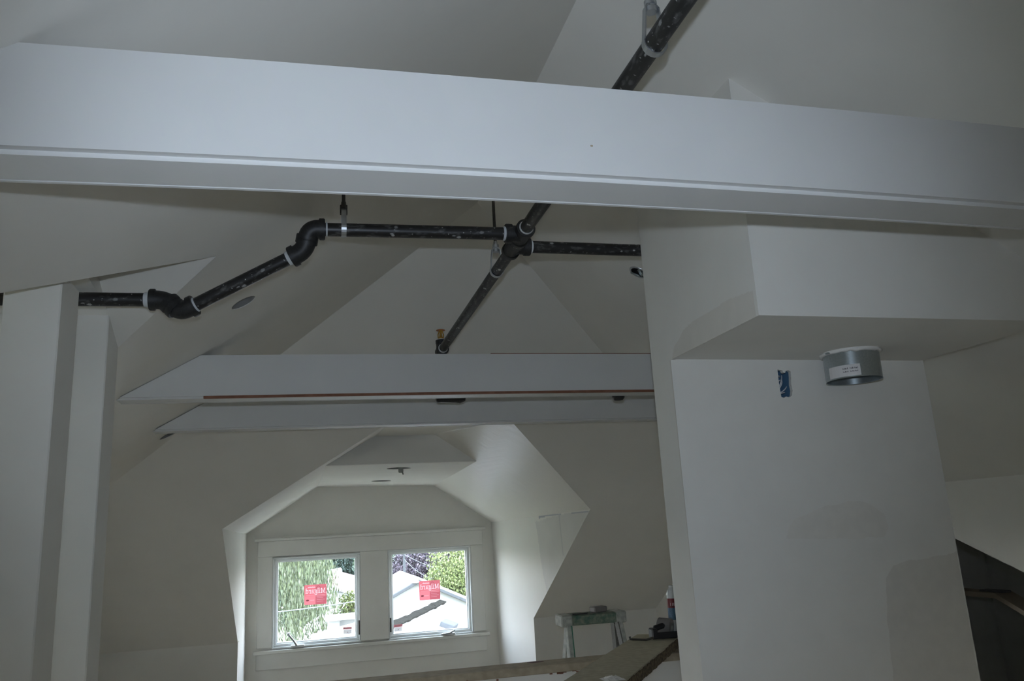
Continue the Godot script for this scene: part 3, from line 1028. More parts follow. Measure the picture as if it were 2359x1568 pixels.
func sealant_ring(root: Node3D, at: Vector3, dir: Vector3, r: float, long := 0.007) -> void:
	var st := mb()
	tube(st, [at - dir * long * 0.5, at, at + dir * long * 0.5], [r * 1.06, r * 1.16, r * 1.06], 18)
	put("thread_sealant", st, M.sealant, root)


func pipe_run(root: Node3D, a: Vector3, b: Vector3, r: float) -> void:
	var st := mb()
	var path: Array = []
	for i in 9:
		path.append(a.lerp(b, i / 8.0))
	tube(st, path, r, 20, true, 1.6)
	put("pipe", st, M.pipe, root)


func build_pipes() -> void:
	var o := thing("sprinkler_pipe", "black iron sprinkler pipe with paint splashes, branching over the boxed beams", "pipe")
	var r := 0.0177
	var t1 := P(0.563, 0.80, 2.035)
	var t2 := P(0.564, 0.80, 2.133)
	var tail := P(0.528, 0.757, 3.30)
	var z := Vector3(0, 0, -1)
	pipe_run(o, P(0.570, 0.80, 0.35), t1 + z * 0.0 + Vector3(0, 0, 0.03), r)
	pipe_run(o, t2, tail, r)
	# two tees, one behind the other
	for t in [[t1, Vector3.LEFT], [t2, Vector3.RIGHT]]:
		var c: Vector3 = t[0]
		var st := mb()
		tube(st, [c - z * 0.048, c - z * 0.046, c - z * 0.03, c - z * 0.028, c + z * 0.028, c + z * 0.03, c + z * 0.046, c + z * 0.048], [r * 1.45, r * 1.52, r * 1.52, r * 1.3, r * 1.3, r * 1.52, r * 1.52, r * 1.45], 22)
		var s: Vector3 = t[1]
		tube(st, [c, c + s * 0.028, c + s * 0.03, c + s * 0.046, c + s * 0.048], [r * 1.3, r * 1.3, r * 1.52, r * 1.52, r * 1.45], 22)
		put("tee", st, M.fitting, o)
		sealant_ring(o, c + s * 0.051, s, r)
	sealant_ring(o, t1 - z * 0.051, z, r)
	sealant_ring(o, t2 - z * 0.049, z, r * 1.28, 0.004)
	# left arm, down the slope, and along to the columns
	var e1 := P(-0.012, 0.793, 2.0355)
	var e2 := P(-0.022, 0.741, 2.056)
	var e3 := P(-0.337, 0.595, 2.152)
	var e4 := P(-0.372, 0.630, 2.157)
	pipe_run(o, t1 + Vector3.LEFT * 0.03, e1 + Vector3(0.03, 0, 0), r)
	fitting_elbow(o, t1, e1, e2, r, 0.024)
	fitting_elbow(o, e1, e2, e3, r, 0.024)
	sealant_ring(o, e1 + (t1 - e1).normalized() * 0.045, (t1 - e1).normalized(), r, 0.004)
	var down := (e3 - e2).normalized()
	sealant_ring(o, e2 + down * 0.046, down, r, 0.009)
	pipe_run(o, e2 + down * 0.03, e3 - down * 0.03, r)
	sealant_ring(o, e3 - down * 0.046, down, r, 0.006)
	fitting_elbow(o, e2, e3, e4, r, 0.026)
	fitting_elbow(o, e3, e4, e4 + Vector3.LEFT, r, 0.024)
	sealant_ring(o, e4 + Vector3.LEFT * 0.047, Vector3.LEFT, r, 0.012)
	pipe_run(o, e4 + Vector3.LEFT * 0.03, P(-1.2, 0.625, 2.157), r)
	# right arm into the chase
	pipe_run(o, t2 + Vector3.RIGHT * 0.03, P(1.25, 0.8145, 2.172), r)
	# the tail: a tee with an upright brass head, and a drop behind the middle beam
	var st2 := mb()
	tube(st2, [tail - z * 0.045, tail - z * 0.043, tail - z * 0.028, tail - z * 0.026, tail + z * 0.03], [r * 1.45, r * 1.52, r * 1.52, r * 1.3, r * 1.3], 22)
	tube(st2, [tail + Vector3.UP * 0.045, tail + Vector3.UP * 0.03, tail + Vector3.UP * 0.028, tail + Vector3.DOWN * 0.03, tail + Vector3.DOWN * 0.05], [r * 1.3, r * 1.3, r * 1.2, r * 1.3, r * 1.5], 22)
	put("tee", st2, M.fitting, o)
	sealant_ring(o, tail - z * 0.048, z, r, 0.005)
	sealant_ring(o, tail + Vector3.UP * 0.048, Vector3.UP, r * 0.8, 0.005)
	pipe_run(o, tail + Vector3.DOWN * 0.03, P(0.528, 0.565, 3.30), r)
	st2 = mb()
	tube(st2, [P(0.50, 0.557, 3.30), P(0.505, 0.557, 3.30), P(0.52, 0.557, 3.30), P(0.58, 0.557, 3.30), P(0.60, 0.557, 3.30), P(0.622, 0.557, 3.30)], [0.018, 0.024, 0.022, 0.024, 0.027, 0.018], 18)
	put("tee", st2, M.fitting, o)
	# upright sprinkler head
	var h := tail + Vector3.UP * 0.048
	st2 = mb()
	lathe(st2, [Vector2(0.0, 0), Vector2(0.011, 0.0), Vector2(0.013, 0.006), Vector2(0.007, 0.014), Vector2(0.0045, 0.03), Vector2(0.0045, 0.042), Vector2(0, 0.042)], h, Vector3.UP, 16)
	for s in [-1.0, 1.0]:
		tube(st2, [h + Vector3(s * 0.011, 0.006, 0), h + Vector3(s * 0.012, 0.022, 0), h + Vector3(s * 0.004, 0.042, 0)], 0.0025, 8)
	var head := put("sprinkler_head", st2, M.brass, o)
	st2 = mb()
	lathe(st2, [Vector2(0, 0.047), Vector2(0.008, 0.046), Vector2(0.019, 0.042), Vector2(0.019, 0.0405), Vector2(0, 0.042)], h, Vector3.UP, 24)
	put("deflector", st2, M.red_brass, head)

	hanger(P(0.569, 0.80, 1.127), 0.0177, true, "threaded rod and loop hanger on the pipe above the nearest beam", 0.075)
	hanger(P(0.5575, 0.7927, 2.335), 0.0177, true, "thin rod and loop hanger on the pipe beyond the tees", 0.075)
	hanger(P(0.077, 0.796, 2.0355), 0.0177, false, "rod and strap hanger on the left arm of the pipe, near the elbows", 0.055)
	# a short black fitting behind the middle beam
	var f := thing("pipe_fitting", "stubby black fitting peeping under the middle beam near the chase", "fitting", P(1.215, 0.507, 3.06))
	st2 = mb()
	lathe(st2, [Vector2(0, -0.014), Vector2(0.018, -0.012), Vector2(0.026, -0.002), Vector2(0.026, 0.02), Vector2(0.02, 0.03), Vector2(0, 0.03)], Vector3.ZERO, Vector3.UP, 20)
	put("cap", st2, M.fitting, f)
	st2 = mb()
	bx(st2, Vector3(0, 0.03, 0.017), Vector3(0.05, 0.03, 0.035), 0.003)
	put("bracket", st2, M.fitting, f)


func hanger(at: Vector3, r: float, along_z: bool, label: String, rise: float) -> void:
	var h := thing("pipe_hanger", label, "hanger", at, "hangers carrying the pipe")
	var axis := Vector3(0, 0, 1) if along_z else Vector3(1, 0, 0)
	var side := Vector3(1, 0, 0) if along_z else Vector3(0, 0, 1)
	# teardrop strap
	var path: Array = [Vector2(0.006, rise), Vector2(0.012, rise - 0.006)]
	for i in 15:
		var t := deg_to_rad(25.0 - 230.0 * i / 14.0)
		path.append(Vector2(cos(t), sin(t)) * (r + 0.003))
	path.append(Vector2(-0.012, rise - 0.006))
	path.append(Vector2(-0.006, rise))
	path.append(Vector2(0.006, rise))
	var st := mb()
	var wide := 0.0065
	for i in path.size() - 1:
		var a: Vector2 = path[i]
		var b: Vector2 = path[i + 1]
		var a3 := side * a.x + Vector3.UP * a.y
		var b3 := side * b.x + Vector3.UP * b.y
		var d := (b3 - a3).normalized()
		var nrm := d.cross(axis).normalized()
		bx(st, (a3 + b3) * 0.5, Vector3((b3 - a3).length() + 0.001, 0.0025, wide * 2), 0.0, Basis(d, nrm, d.cross(nrm)))
	put("strap", st, M.zinc, h)
	var top: float = left_y(at.x) if at.x < RIDGE_X else right_y(at.x)
	top = minf(top, hip_y(-at.z))
	st = mb()
	var y1 := top + EYE - at.y
	tube(st, [Vector3(0, rise - 0.012, 0), Vector3(0, y1, 0)], 0.0048, 12)
	put("threaded_rod", st, M.dark_steel if not along_z or at.z < -2.0 else M.zinc, h)
	st = mb()
	for yy in [rise - 0.008, rise + 0.006]:
		lathe(st, [Vector2(0, -0.005), Vector2(0.011, -0.005), Vector2(0.011, 0.005), Vector2(0, 0.005)], Vector3(0, yy, 0), Vector3.UP, 6)
	put("nut", st, M.zinc if along_z else M.dark_steel, h)
	st = mb()
	lathe(st, [Vector2(0.005, rise + 0.011), Vector2(0.007, rise + 0.012), Vector2(0.006, rise + 0.022), Vector2(0.005, rise + 0.023)], Vector3.ZERO, Vector3.UP, 12)
	put("coupling", st, M.zinc if along_z else M.dark_steel, h)


# ------------------------------------------------------------------ cut-outs with cans, the ceiling fitting

func can(at: Vector3, axis: Vector3, r: float, deep: float, label: String, inner: Material) -> Node3D:
	# a round housing open toward the room; axis points out of the room
	var c := thing("recessed_can", label, "light housing", at, "round cut-outs for recessed lights")
	var st := mb()
	lathe(st, [Vector2(r * 0.99, 0.003), Vector2(r * 0.99, deep), Vector2(0, deep)], Vector3.ZERO, axis, 28)
	lathe(st, [Vector2(r * 0.99, 0.003), Vector2(r * 1.04, 0.003), Vector2(r * 1.04, deep + 0.002), Vector2(0, deep + 0.002)], Vector3.ZERO, axis, 28)
	put("housing", st, inner, c)
	return c


func build_cans() -> void:
	var up_l := Vector3(-PITCH, 1, 0).normalized()
	can(P(-0.217, left_y(-0.217), 2.596), up_l, 0.041, 0.10, "small round cut-out in the left ceiling slope below the sloping pipe", M.can_grey)
	can(P(-0.645, left_y(-0.645), 3.955), up_l, 0.042, 0.2, "dark slot-like cut-out in the left slope under the end of the third beam", M.can_grey)
	var c := can(P(0.535, 0.4233, 5.215), Vector3.UP, 0.077, 0.22, "near round cut-out in the flat dormer ceiling, with a bracket hanging in it", M.can_grey)
	var st := mb()
	bx(st, Vector3(0.01, 0.0, 0.02), Vector3(0.03, 0.06, 0.025), 0.005)
	bx(st, Vector3(0.01, 0.028, 0.02), Vector3(0.06, 0.008, 0.03), 0.002)
	bx(st, Vector3(0.02, -0.028, 0.02), Vector3(0.008, 0.03, 0.008), 0.002, Basis(Vector3.BACK, 0.3))
	put("bracket", st, M.spattered, c)
	can(P(0.515, 0.4238, 6.355), Vector3.UP, 0.077, 0.22, "far round cut-out in the flat dormer ceiling, nearest the window wall", M.can_grey)
	# metal fitting in the right slope beside the chase
	var up_r := Vector3(PITCH, 1, 0).normalized()
	var f := thing("ceiling_fitting", "round metal fitting in the right ceiling slope, half hidden by the chase edge", "ceiling fitting", P(1.168, right_y(1.168), 2.634))
	st = mb()
	lathe(st, [Vector2(0.0335, 0.0), Vector2(0.0335, 0.06), Vector2(0, 0.06)], Vector3.ZERO, up_r, 28)
	put("housing", st, M.fitting, f)
	st = mb()
	lathe(st, [Vector2(0.029, -0.0005), Vector2(0.030, -0.003), Vector2(0.036, -0.0025), Vector2(0.037, -0.0005)], Vector3.ZERO, up_r, 28)
	put("ring", st, M.zinc, f)
	st = mb()
	bx(st, Vector3(0.004, -0.004, 0.012), Vector3(0.012, 0.03, 0.016), 0.002, Basis(Vector3.BACK, 0.5))
	bx(st, Vector3(-0.012, -0.008, -0.004), Vector3(0.04, 0.006, 0.008), 0.002, Basis(Vector3.BACK, -0.4))
	put("clip", st, M.galvanised, f)


func build_duct() -> void:
	var d := thing("duct_collar", "round galvanised duct collar hanging from the soffit of the chase", "duct", P(1.4574, 0.4330, 1.905))
	var r := 0.0734
	var low := -0.080
	var st := mb()
	lathe(st, [Vector2(r - 0.0012, 0.03), Vector2(r - 0.0012, low), Vector2(r + 0.0008, low - 0.0008), Vector2(r, low + 0.002), Vector2(r, 0.0)], Vector3.ZERO, Vector3.UP, 56)
	put("sleeve", st, M.galvanised, d)
	# the ragged bead of plaster round the top
	st = mb()
	var path: Array = []
	var radii: Array = []
	var rr := RandomNumberGenerator.new()
	rr.seed = 5
	for i in 41:
		var t := TAU * i / 40.0
		path.append(Vector3(cos(t) * (r + 0.002), -0.003 + rr.randf_range(-0.002, 0.001), sin(t) * (r + 0.002)))
		radii.append(rr.randf_range(0.005, 0.009))
	tube(st, path, radii, 8)
	put("plaster_bead", st, M.plaster, d)
	# paper label wrapped on the left of the sleeve, with two rows of small print
	st = mb()
	curved_patch(st, r + 0.0006, 182.0, 112.0, low + 0.003, low + 0.034)
	var lab := put("paper_label", st, M.label_white, d)
	st = mb()
	for row in [[low + 0.0215, low + 0.0260], [low + 0.0135, low + 0.0170]]:
		var a := 147.0
		var k := 0
		while a > 117.0:
			var wide := 1.0 + float((k * 7) % 3) * 0.5
			if k != 5:
				curved_patch(st, r + 0.001, a, a - wide, row[0], row[1] - float((k * 5) % 2) * 0.0012)
			a -= wide + 0.9
			k += 1
	put("small_print", st, M.grey, lab)
	st = mb()
	bx(st, Vector3(-0.077, -0.006, 0.012), Vector3(0.016, 0.004, 0.012), 0.001)
	put("tab", st, M.galvanised, d)


func curved_patch(st: SurfaceTool, r: float, a0: float, a1: float, y0: float, y1: float) -> void:
	var k := 8
	for i in k:
		var q: Array = []
		for t in [deg_to_rad(lerpf(a0, a1, float(i) / k)), deg_to_rad(lerpf(a0, a1, float(i + 1) / k))]:
			q.append(Vector3(cos(t), 0, sin(t)))
		quad(st, q[0] * r + Vector3(0, y0, 0), q[1] * r + Vector3(0, y0, 0), q[1] * r + Vector3(0, y1, 0), q[0] * r + Vector3(0, y1, 0), q[0] * 5.0)


func build_electrical_box() -> void:
	var b := thing("electrical_box", "blue electrical box with white wires in a ragged hole in the chase front", "electrical box", P(1.307, 0.3645, 2.021))
	var st := mb()
	var x0 := -0.026
	var x1 := 0.026
	var y0 := -0.046
	var y1 := 0.046
	var zf := 0.003
	var zb := -0.062
	var mid := Vector3(0, 0, -0.03)
	quad(st, Vector3(x0, y0, zb), Vector3(x1, y0, zb), Vector3(x1, y1, zb), Vector3(x0, y1, zb), mid)
	quad(st, Vector3(x0, y0, zf), Vector3(x0, y1, zf), Vector3(x0, y1, zb), Vector3(x0, y0, zb), mid)
	quad(st, Vector3(x1, y0, zf), Vector3(x1, y1, zf), Vector3(x1, y1, zb), Vector3(x1, y0, zb), mid)
	quad(st, Vector3(x0, y0, zf), Vector3(x1, y0, zf), Vector3(x1, y0, zb), Vector3(x0, y0, zb), mid)
	quad(st, Vector3(x0, y1, zf), Vector3(x1, y1, zf), Vector3(x1, y1, zb), Vector3(x0, y1, zb), mid)
	put("box", st, M.blue_box, b)
	for w in [[Vector3(-0.024, 0.022, -0.02), Vector3(-0.01, 0.03, 0.0), Vector3(0.004, 0.026, -0.05)], [Vector3(-0.025, 0.006, -0.01), Vector3(-0.006, 0.02, 0.0), Vector3(0.006, 0.012, -0.05)], [Vector3(-0.024, -0.012, -0.015), Vector3(-0.006, 0.008, 0.001), Vector3(0.012, 0.03, -0.045)], [Vector3(-0.024, -0.016, -0.01), Vector3(-0.002, 0.004, 0.0), Vector3(0.011, 0.02, -0.05)], [Vector3(-0.024, -0.026, -0.02), Vector3(0.0, -0.018, 0.0), Vector3(0.02, -0.004, -0.03)], [Vector3(-0.024, -0.028, -0.02), Vector3(-0.004, -0.022, 0.001), Vector3(0.014, -0.02, -0.04)]]:
		st = mb()
		var path: Array = []
		for i in 9:
			var t := i / 8.0
			var wp := (w[0] as Vector3).lerp(w[1], t).lerp((w[1] as Vector3).lerp(w[2], t), t)
			path.append(Vector3(wp.x * 0.8 + 0.006, wp.y, wp.z * 0.5 - 0.001))
		tube(st, path, 0.0017, 8)
		put("wire", st, M.wire, b)


# ------------------------------------------------------------------ low wall, plank, ladder, tools

func build_low_wall() -> void:
	var st := mb()
	bxp(st, -1.36, 2.2, FLOOR_Y, -0.635, 3.735, 3.855)
	struct("wall_half", st, M.wall, "low half wall under a raw wooden cap in front of the dormer", "wall")
	var c := thing("wood_cap", "raw wooden cap board lying along the low half wall below the windows", "board", P(0.42, -0.635, 3.795))
	st = mb()
	bx(st, Vector3(0, 0.0175, 0), Vector3(3.56, 0.035, 0.148), 0.003)
	put("board", st, M.wood_cap, c)
	st = mb()
	lathe(st, [Vector2(0, 0.001), Vector2(0.016, 0.0008), Vector2(0.016, 0.0)], Vector3.ZERO, Vector3.UP, 20)
	var k := put("knot", st, plain(Color(0.09, 0.02, 0.022), 0.6), c)
	k.position = Vector3(0.585, 0.035, -0.045)
	k.scale = Vector3(2.6, 1, 1)
	k.set_meta("label", "dark red oval knot")
	st = mb()
	var rr := RandomNumberGenerator.new()
	rr.seed = 11
	for i in 26:                       # splintered crumbs along the front arris
		var x := rr.randf_range(-0.55, 0.95)
		bx(st, Vector3(x, 0.002 - rr.randf() * 0.008, 0.0745), Vector3(rr.randf_range(0.006, 0.03), rr.randf_range(0.003, 0.009), 0.004), 0.001)
	put("splinters", st, M.raw_wood, c)
	# plank leaning over the cap
	var far := P(1.71, -0.575, 4.02)
	var near := P(0.52, -0.575, 2.30)
	var d := (far - near).normalized()
	var side := d.cross(Vector3.UP).normalized()
	var pl := thing("scaffold_plank", "thick weathered scaffold plank with a dark splintered edge at lower right", "plank", (far + near) * 0.5 + Vector3(0, -0.024, 0))
	st = mb()
	bx(st, Vector3(0, 0.024, 0), Vector3((far - near).length(), 0.047, 0.235), 0.004, Basis(d, Vector3.UP, side))
	put("board", st, M.plank, pl)
	st = mb()
	for i in 60:
		var t := (i + 0.5) / 60.0 - 0.5
		var w := (far - near).length()
		bx(st, d * (t * w) + side * 0.1185 + Vector3(0, 0.0245 + rr.randf_range(-0.002, 0.002), 0), Vector3(w / 60.0 + 0.012, 0.036 + rr.randf_range(0.0, 0.005), rr.randf_range(0.003, 0.006)), 0.001, Basis(d, Vector3.UP, side))
	put("splintered_edge", st, M.plank_edge, pl)
	# crumpled white sheet on the plank at the bottom of the frame
	var cl := thing("drop_cloth", "crumpled piece of white sheet on the plank at the bottom of the picture", "cloth", P(1.07, -0.5515, 2.985))
	st = mb()
	var n := FastNoiseLite.new()
	n.seed = 3
	n.frequency = 9.0
	var rows: Array = []
	for i in 13:
		var row: Array = []
		for j in 13:
			var x := (i - 6) * 0.0065
			var z := (j - 6) * 0.0065
			var edge: float = maxf(absf(i - 6), absf(j - 6)) / 6.0
			row.append(Vector3(x, maxf(0.001, (0.010 + n.get_noise_2d(x * 3.0, z * 3.0) * 0.012) * (1.0 - edge * edge * 0.9)), z))
		rows.append(row)
	for i in 12:
		for j in 12:
			quad(st, rows[i][j], rows[i + 1][j], rows[i + 1][j + 1], rows[i][j + 1], (rows[i][j] as Vector3) + Vector3(0, 9, 0))
	put("sheet", st, M.plaster, cl)


func build_ladder() -> void:
	var l := thing("step_ladder", "paint-spattered green stepladder standing between the half wall and the knee wall", "ladder", P(1.52, FLOOR_Y, 4.53))
	var H := 1.075
	var st := mb()
	bx(st, Vector3(0, H - 0.028, 0), Vector3(0.372, 0.056, 0.135), 0.006, Basis(Vector3.UP, -0.03))
	var cap := put("top_cap", st, M.green_spatter, l)
	for s in [-1.0, 1.0]:
		st = mb()
		bx(st, Vector3(s * 0.158, H - 0.0285, 0.003), Vector3(0.064, 0.062, 0.142), 0.006, Basis(Vector3.UP, -0.03))
		put("end_cap", st, M.spattered, cap)
	for s in [-1.0, 1.0]:
		for f in [-1.0, 1.0]:
			st = mb()
			var top := Vector3(s * 0.150, H - 0.05, f * 0.045)
			var foot := Vector3(s * (0.205 if f > 0.0 else (0.17 if s < 0.0 else 0.30)), 0.0, f * 0.36)
			if f < 0.0:
				top.x = -0.118 if s < 0.0 else 0.16
			var dirv := (top - foot).normalized()
			var sidev := dirv.cross(Vector3.BACK).normalized()
			bx(st, (top + foot) * 0.5, Vector3(0.026, (top - foot).length(), 0.055), 0.003, Basis(sidev, dirv, sidev.cross(dirv)))
			var rail := put("rail", st, M.spattered if s * f > 0.0 else (M.rail_dark if s > 0.0 else M.spattered), l)
			st = mb()
			bx(st, (top + foot) * 0.5 + sidev * 0.014 * -s, Vector3(0.006, (top - foot).length() * 0.98, 0.058), 0.001, Basis(sidev, dirv, sidev.cross(dirv)))
			put("rail_edge", st, M.green if s < 0.0 else M.rail_dark, rail)
	for k in 3:
		var y := 0.26 + 0.26 * k
		var t := y / (H - 0.05)
		st = mb()
		bx(st, Vector3(0, y, lerpf(0.36, 0.045, t)), Vector3(lerpf(0.53, 0.29, t), 0.02, 0.08), 0.003)
		put("step", st, M.spattered, l)
	# things lying on the ladder's cap
	var b := thing("sanding_block", "small grey sanding block lying on the stepladder's top cap", "block", P(1.56, FLOOR_Y + H + 0.003, 4.50))
	st = mb()
	bx(st, Vector3(0, 0.016, 0), Vector3(0.085, 0.030, 0.06), 0.005, Basis(Vector3.UP, 0.2))
	put("block", st, M.grey, b)
	var kn := thing("scraper", "thin dark scraper lying on the stepladder's top cap, left of the block", "scraper", P(1.45, FLOOR_Y + H + 0.001, 4.47))
	st = mb()
	bx(st, Vector3(-0.01, 0.004, 0), Vector3(0.09, 0.006, 0.02), 0.002)
	put("handle", st, M.black, kn)
	st = mb()
	bx(st, Vector3(0.06, 0.003, 0), Vector3(0.06, 0.002, 0.035))
	put("blade", st, M.rail_dark, kn)


func build_tools() -> void:
	# caulking gun lying on the far end of the plank
	var g := thing("caulking_gun", "black caulking gun with a hooked rod lying on the end of the plank", "caulking gun", P(1.665, -0.551, 3.83))
	var b := Basis(Vector3.UP, -0.05)
	g.basis = b
	var st := mb()
	var pts: Array = []
	for i in 13:                                             # half-round carriage
		var t := deg_to_rad(180.0 + 180.0 * i / 12.0)
		pts.append(Vector2(cos(t), sin(t)) * 0.026)
	for i in 12:
		var a: Vector2 = pts[i]
		var c: Vector2 = pts[i + 1]
		for k in 1:
			quad(st, Vector3(-0.06, a.y + 0.028, a.x), Vector3(0.17, a.y + 0.028, a.x), Vector3(0.17, c.y + 0.028, c.x), Vector3(-0.06, c.y + 0.028, c.x), Vector3(0.05, -1.0, (a.x + c.x) * 9.0))
	put("carriage", st, M.black, g)
	st = mb()
	bx(st, Vector3(-0.066, 0.03, 0), Vector3(0.03, 0.05, 0.055), 0.006)
	bx(st, Vector3(0.04, 0.02, 0.02), Vector3(0.20, 0.03, 0.012), 0.004)
	put("end_plate", st, M.black, g)
	st = mb()
	tube(st, [Vector3(-0.05, 0.03, 0.01), Vector3(-0.075, 0.014, 0.022), Vector3(-0.115, 0.008, 0.03), Vector3(-0.185, 0.016, 0.04), Vector3(-0.197, 0.019, 0.042), Vector3(-0.20, 0.030, 0.042)], 0.0052, 10)
	put("hooked_rod", st, M.dark_steel, g)
	st = mb()
	bx(st, Vector3(-0.035, 0.058, 0.0), Vector3(0.06, 0.026, 0.026), 0.008, Basis(Vector3.BACK, 0.25))
	put("grip", st, M.black, g)
	# roll of tape leaning behind the gun
	var r := thing("tape_roll", "small dark grey tape roll propped behind the caulking gun", "tape", P(1.705, -0.551, 3.928))
	st = mb()
	var ax := Vector3(0.75, -0.1, 0.6).normalized()
	lathe(st, [Vector2(0.022, -0.035), Vector2(0.039, -0.035), Vector2(0.042, -0.031), Vector2(0.042, 0.031), Vector2(0.039, 0.035), Vector2(0.022, 0.035), Vector2(0.022, -0.035)], Vector3(0, 0.043, 0), ax, 28)
	put("roll", st, M.grey, r)
	st = mb()
	lathe(st, [Vector2(0.019, -0.036), Vector2(0.022, -0.036), Vector2(0.022, 0.036), Vector2(0.019, 0.036), Vector2(0.019, -0.036)], Vector3(0, 0.043, 0), ax, 24)
	put("core", st, M.spattered, r)
	# tall bottle with a red and blue label
	var bo := thing("bottle", "tall clear bottle with a red and blue label, half hidden by the chase", "bottle", P(1.772, -0.551, 3.965))
	st = mb()
	lathe(st, [Vector2(0, 0), Vector2(0.022, 0), Vector2(0.026, 0.004), Vector2(0.026, 0.19), Vector2(0.022, 0.212), Vector2(0.012, 0.226), Vector2(0.012, 0.235), Vector2(0, 0.235)], Vector3.ZERO, Vector3.UP, 28)
	put("body", st, plain(Color(0.62, 0.64, 0.63), 0.2), bo)
	st = mb()
	lathe(st, [Vector2(0.0264, 0.128), Vector2(0.0266, 0.129), Vector2(0.0266, 0.172), Vector2(0.0264, 0.173)], Vector3.ZERO, Vector3.UP, 28)
	var red := put("red_label", st, plain(Color(0.16, 0.010, 0.014), 0.4), bo)
	st = mb()
	for k in 5:
		bx(st, Vector3(-0.0185 + k * 0.0075, 0.145, 0.0195 + (0.006 if k == 1 or k == 2 or k == 3 else 0.0)), Vector3(0.004, 0.014, 0.002), 0.0005)
	put("label_print", st, M.sticker_text, red)
	st = mb()
	lathe(st, [Vector2(0.0264, 0.070), Vector2(0.0266, 0.071), Vector2(0.0266, 0.127), Vector2(0.0264, 0.128)], Vector3.ZERO, Vector3.UP, 28)
	put("blue_label", st, mottled(Color(0.015, 0.06, 0.12), Color(0.14, 0.24, 0.32), 0.4, 14.0, 0.03), bo)


# ------------------------------------------------------------------ outdoors

func leaf_mesh(long: float, wide: float, mat: Material) -> ArrayMesh:
	var st := mb()
	var a := Vector3(0, 0, 0)
	var b := Vector3(wide * 0.5, -long * 0.45, wide * 0.15)
	var c := Vector3(0, -long, 0)
	var d := Vector3(-wide * 0.5, -long * 0.45, wide * 0.15)
	tri(st, a, b, c, Vector3(0.3, 0.2, 0.9).normalized())
	tri(st, a, c, d, Vector3(-0.3, 0.2, 0.9).normalized())
	var m := st.commit()
	m.surface_set_material(0, mat)
	return m


func leaf_material(c0: Color) -> StandardMaterial3D:
	var c := c0 * 0.44
	var m := plain(c, 0.6)
	m.vertex_color_use_as_albedo = true
	m.backlight_enabled = true
	m.backlight = (c * 0.5).linear_to_srgb()
	return m


func leaves(parent: Node3D, called: String, mesh: Mesh, spots: Array, r: RandomNumberGenerator, droop: float) -> void:
	var mm := MultiMesh.new()
	mm.transform_format = MultiMesh.TRANSFORM_3D
	mm.use_colors = true
	mm.mesh = mesh
	mm.instance_count = spots.size()
	for i in spots.size():
		var bs := Basis(Vector3.UP, r.randf() * TAU) * Basis(Vector3.RIGHT, r.randf_range(-1.4, 1.4) * (1.0 - droop))
		mm.set_instance_transform(i, Transform3D(bs.scaled(Vector3.ONE * r.randf_range(0.7, 1.3)), spots[i]))
		var v := r.randf_range(0.55, 1.25)
		mm.set_instance_color(i, Color(v, v * r.randf_range(0.92, 1.05), v * r.randf_range(0.8, 1.1)))
	var o := MultiMeshInstance3D.new()
	o.name = called
	o.multimesh = mm
	o.set_meta("kind", "stuff")
	parent.add_child(o, true)


func broad_tree(label: String, at: Vector3, crowns: Array, count: int, leaf: float, c: Color, seed_no: int, ground: float) -> void:
	var t := thing("tree", label, "tree", Vector3(at.x, ground, at.z))
	var r := RandomNumberGenerator.new()
	r.seed = seed_no
	var spots: Array = []
	for i in count:
		var k: Array = crowns[r.randi() % crowns.size()]
		var d := Vector3(r.randfn(), r.randfn(), r.randfn()).normalized() * pow(r.randf(), 0.4)
		spots.append(at - t.position + (k[0] as Vector3) + d * (k[1] as float))
	leaves(t, "crown", leaf_mesh(leaf, leaf * 0.7, leaf_material(c)), spots, r, 0.0)
	var st := mb()
	tube(st, [Vector3.ZERO, Vector3(0.1, (at.y - ground) * 0.5, 0), at - t.position], [0.35, 0.25, 0.1], 10)
	for k in crowns:
		tube(st, [Vector3(0.1, (at.y - ground) * 0.5, 0), at - t.position + (k[0] as Vector3)], [0.16, 0.05], 8)
	put("trunk", st, M.bark, t)


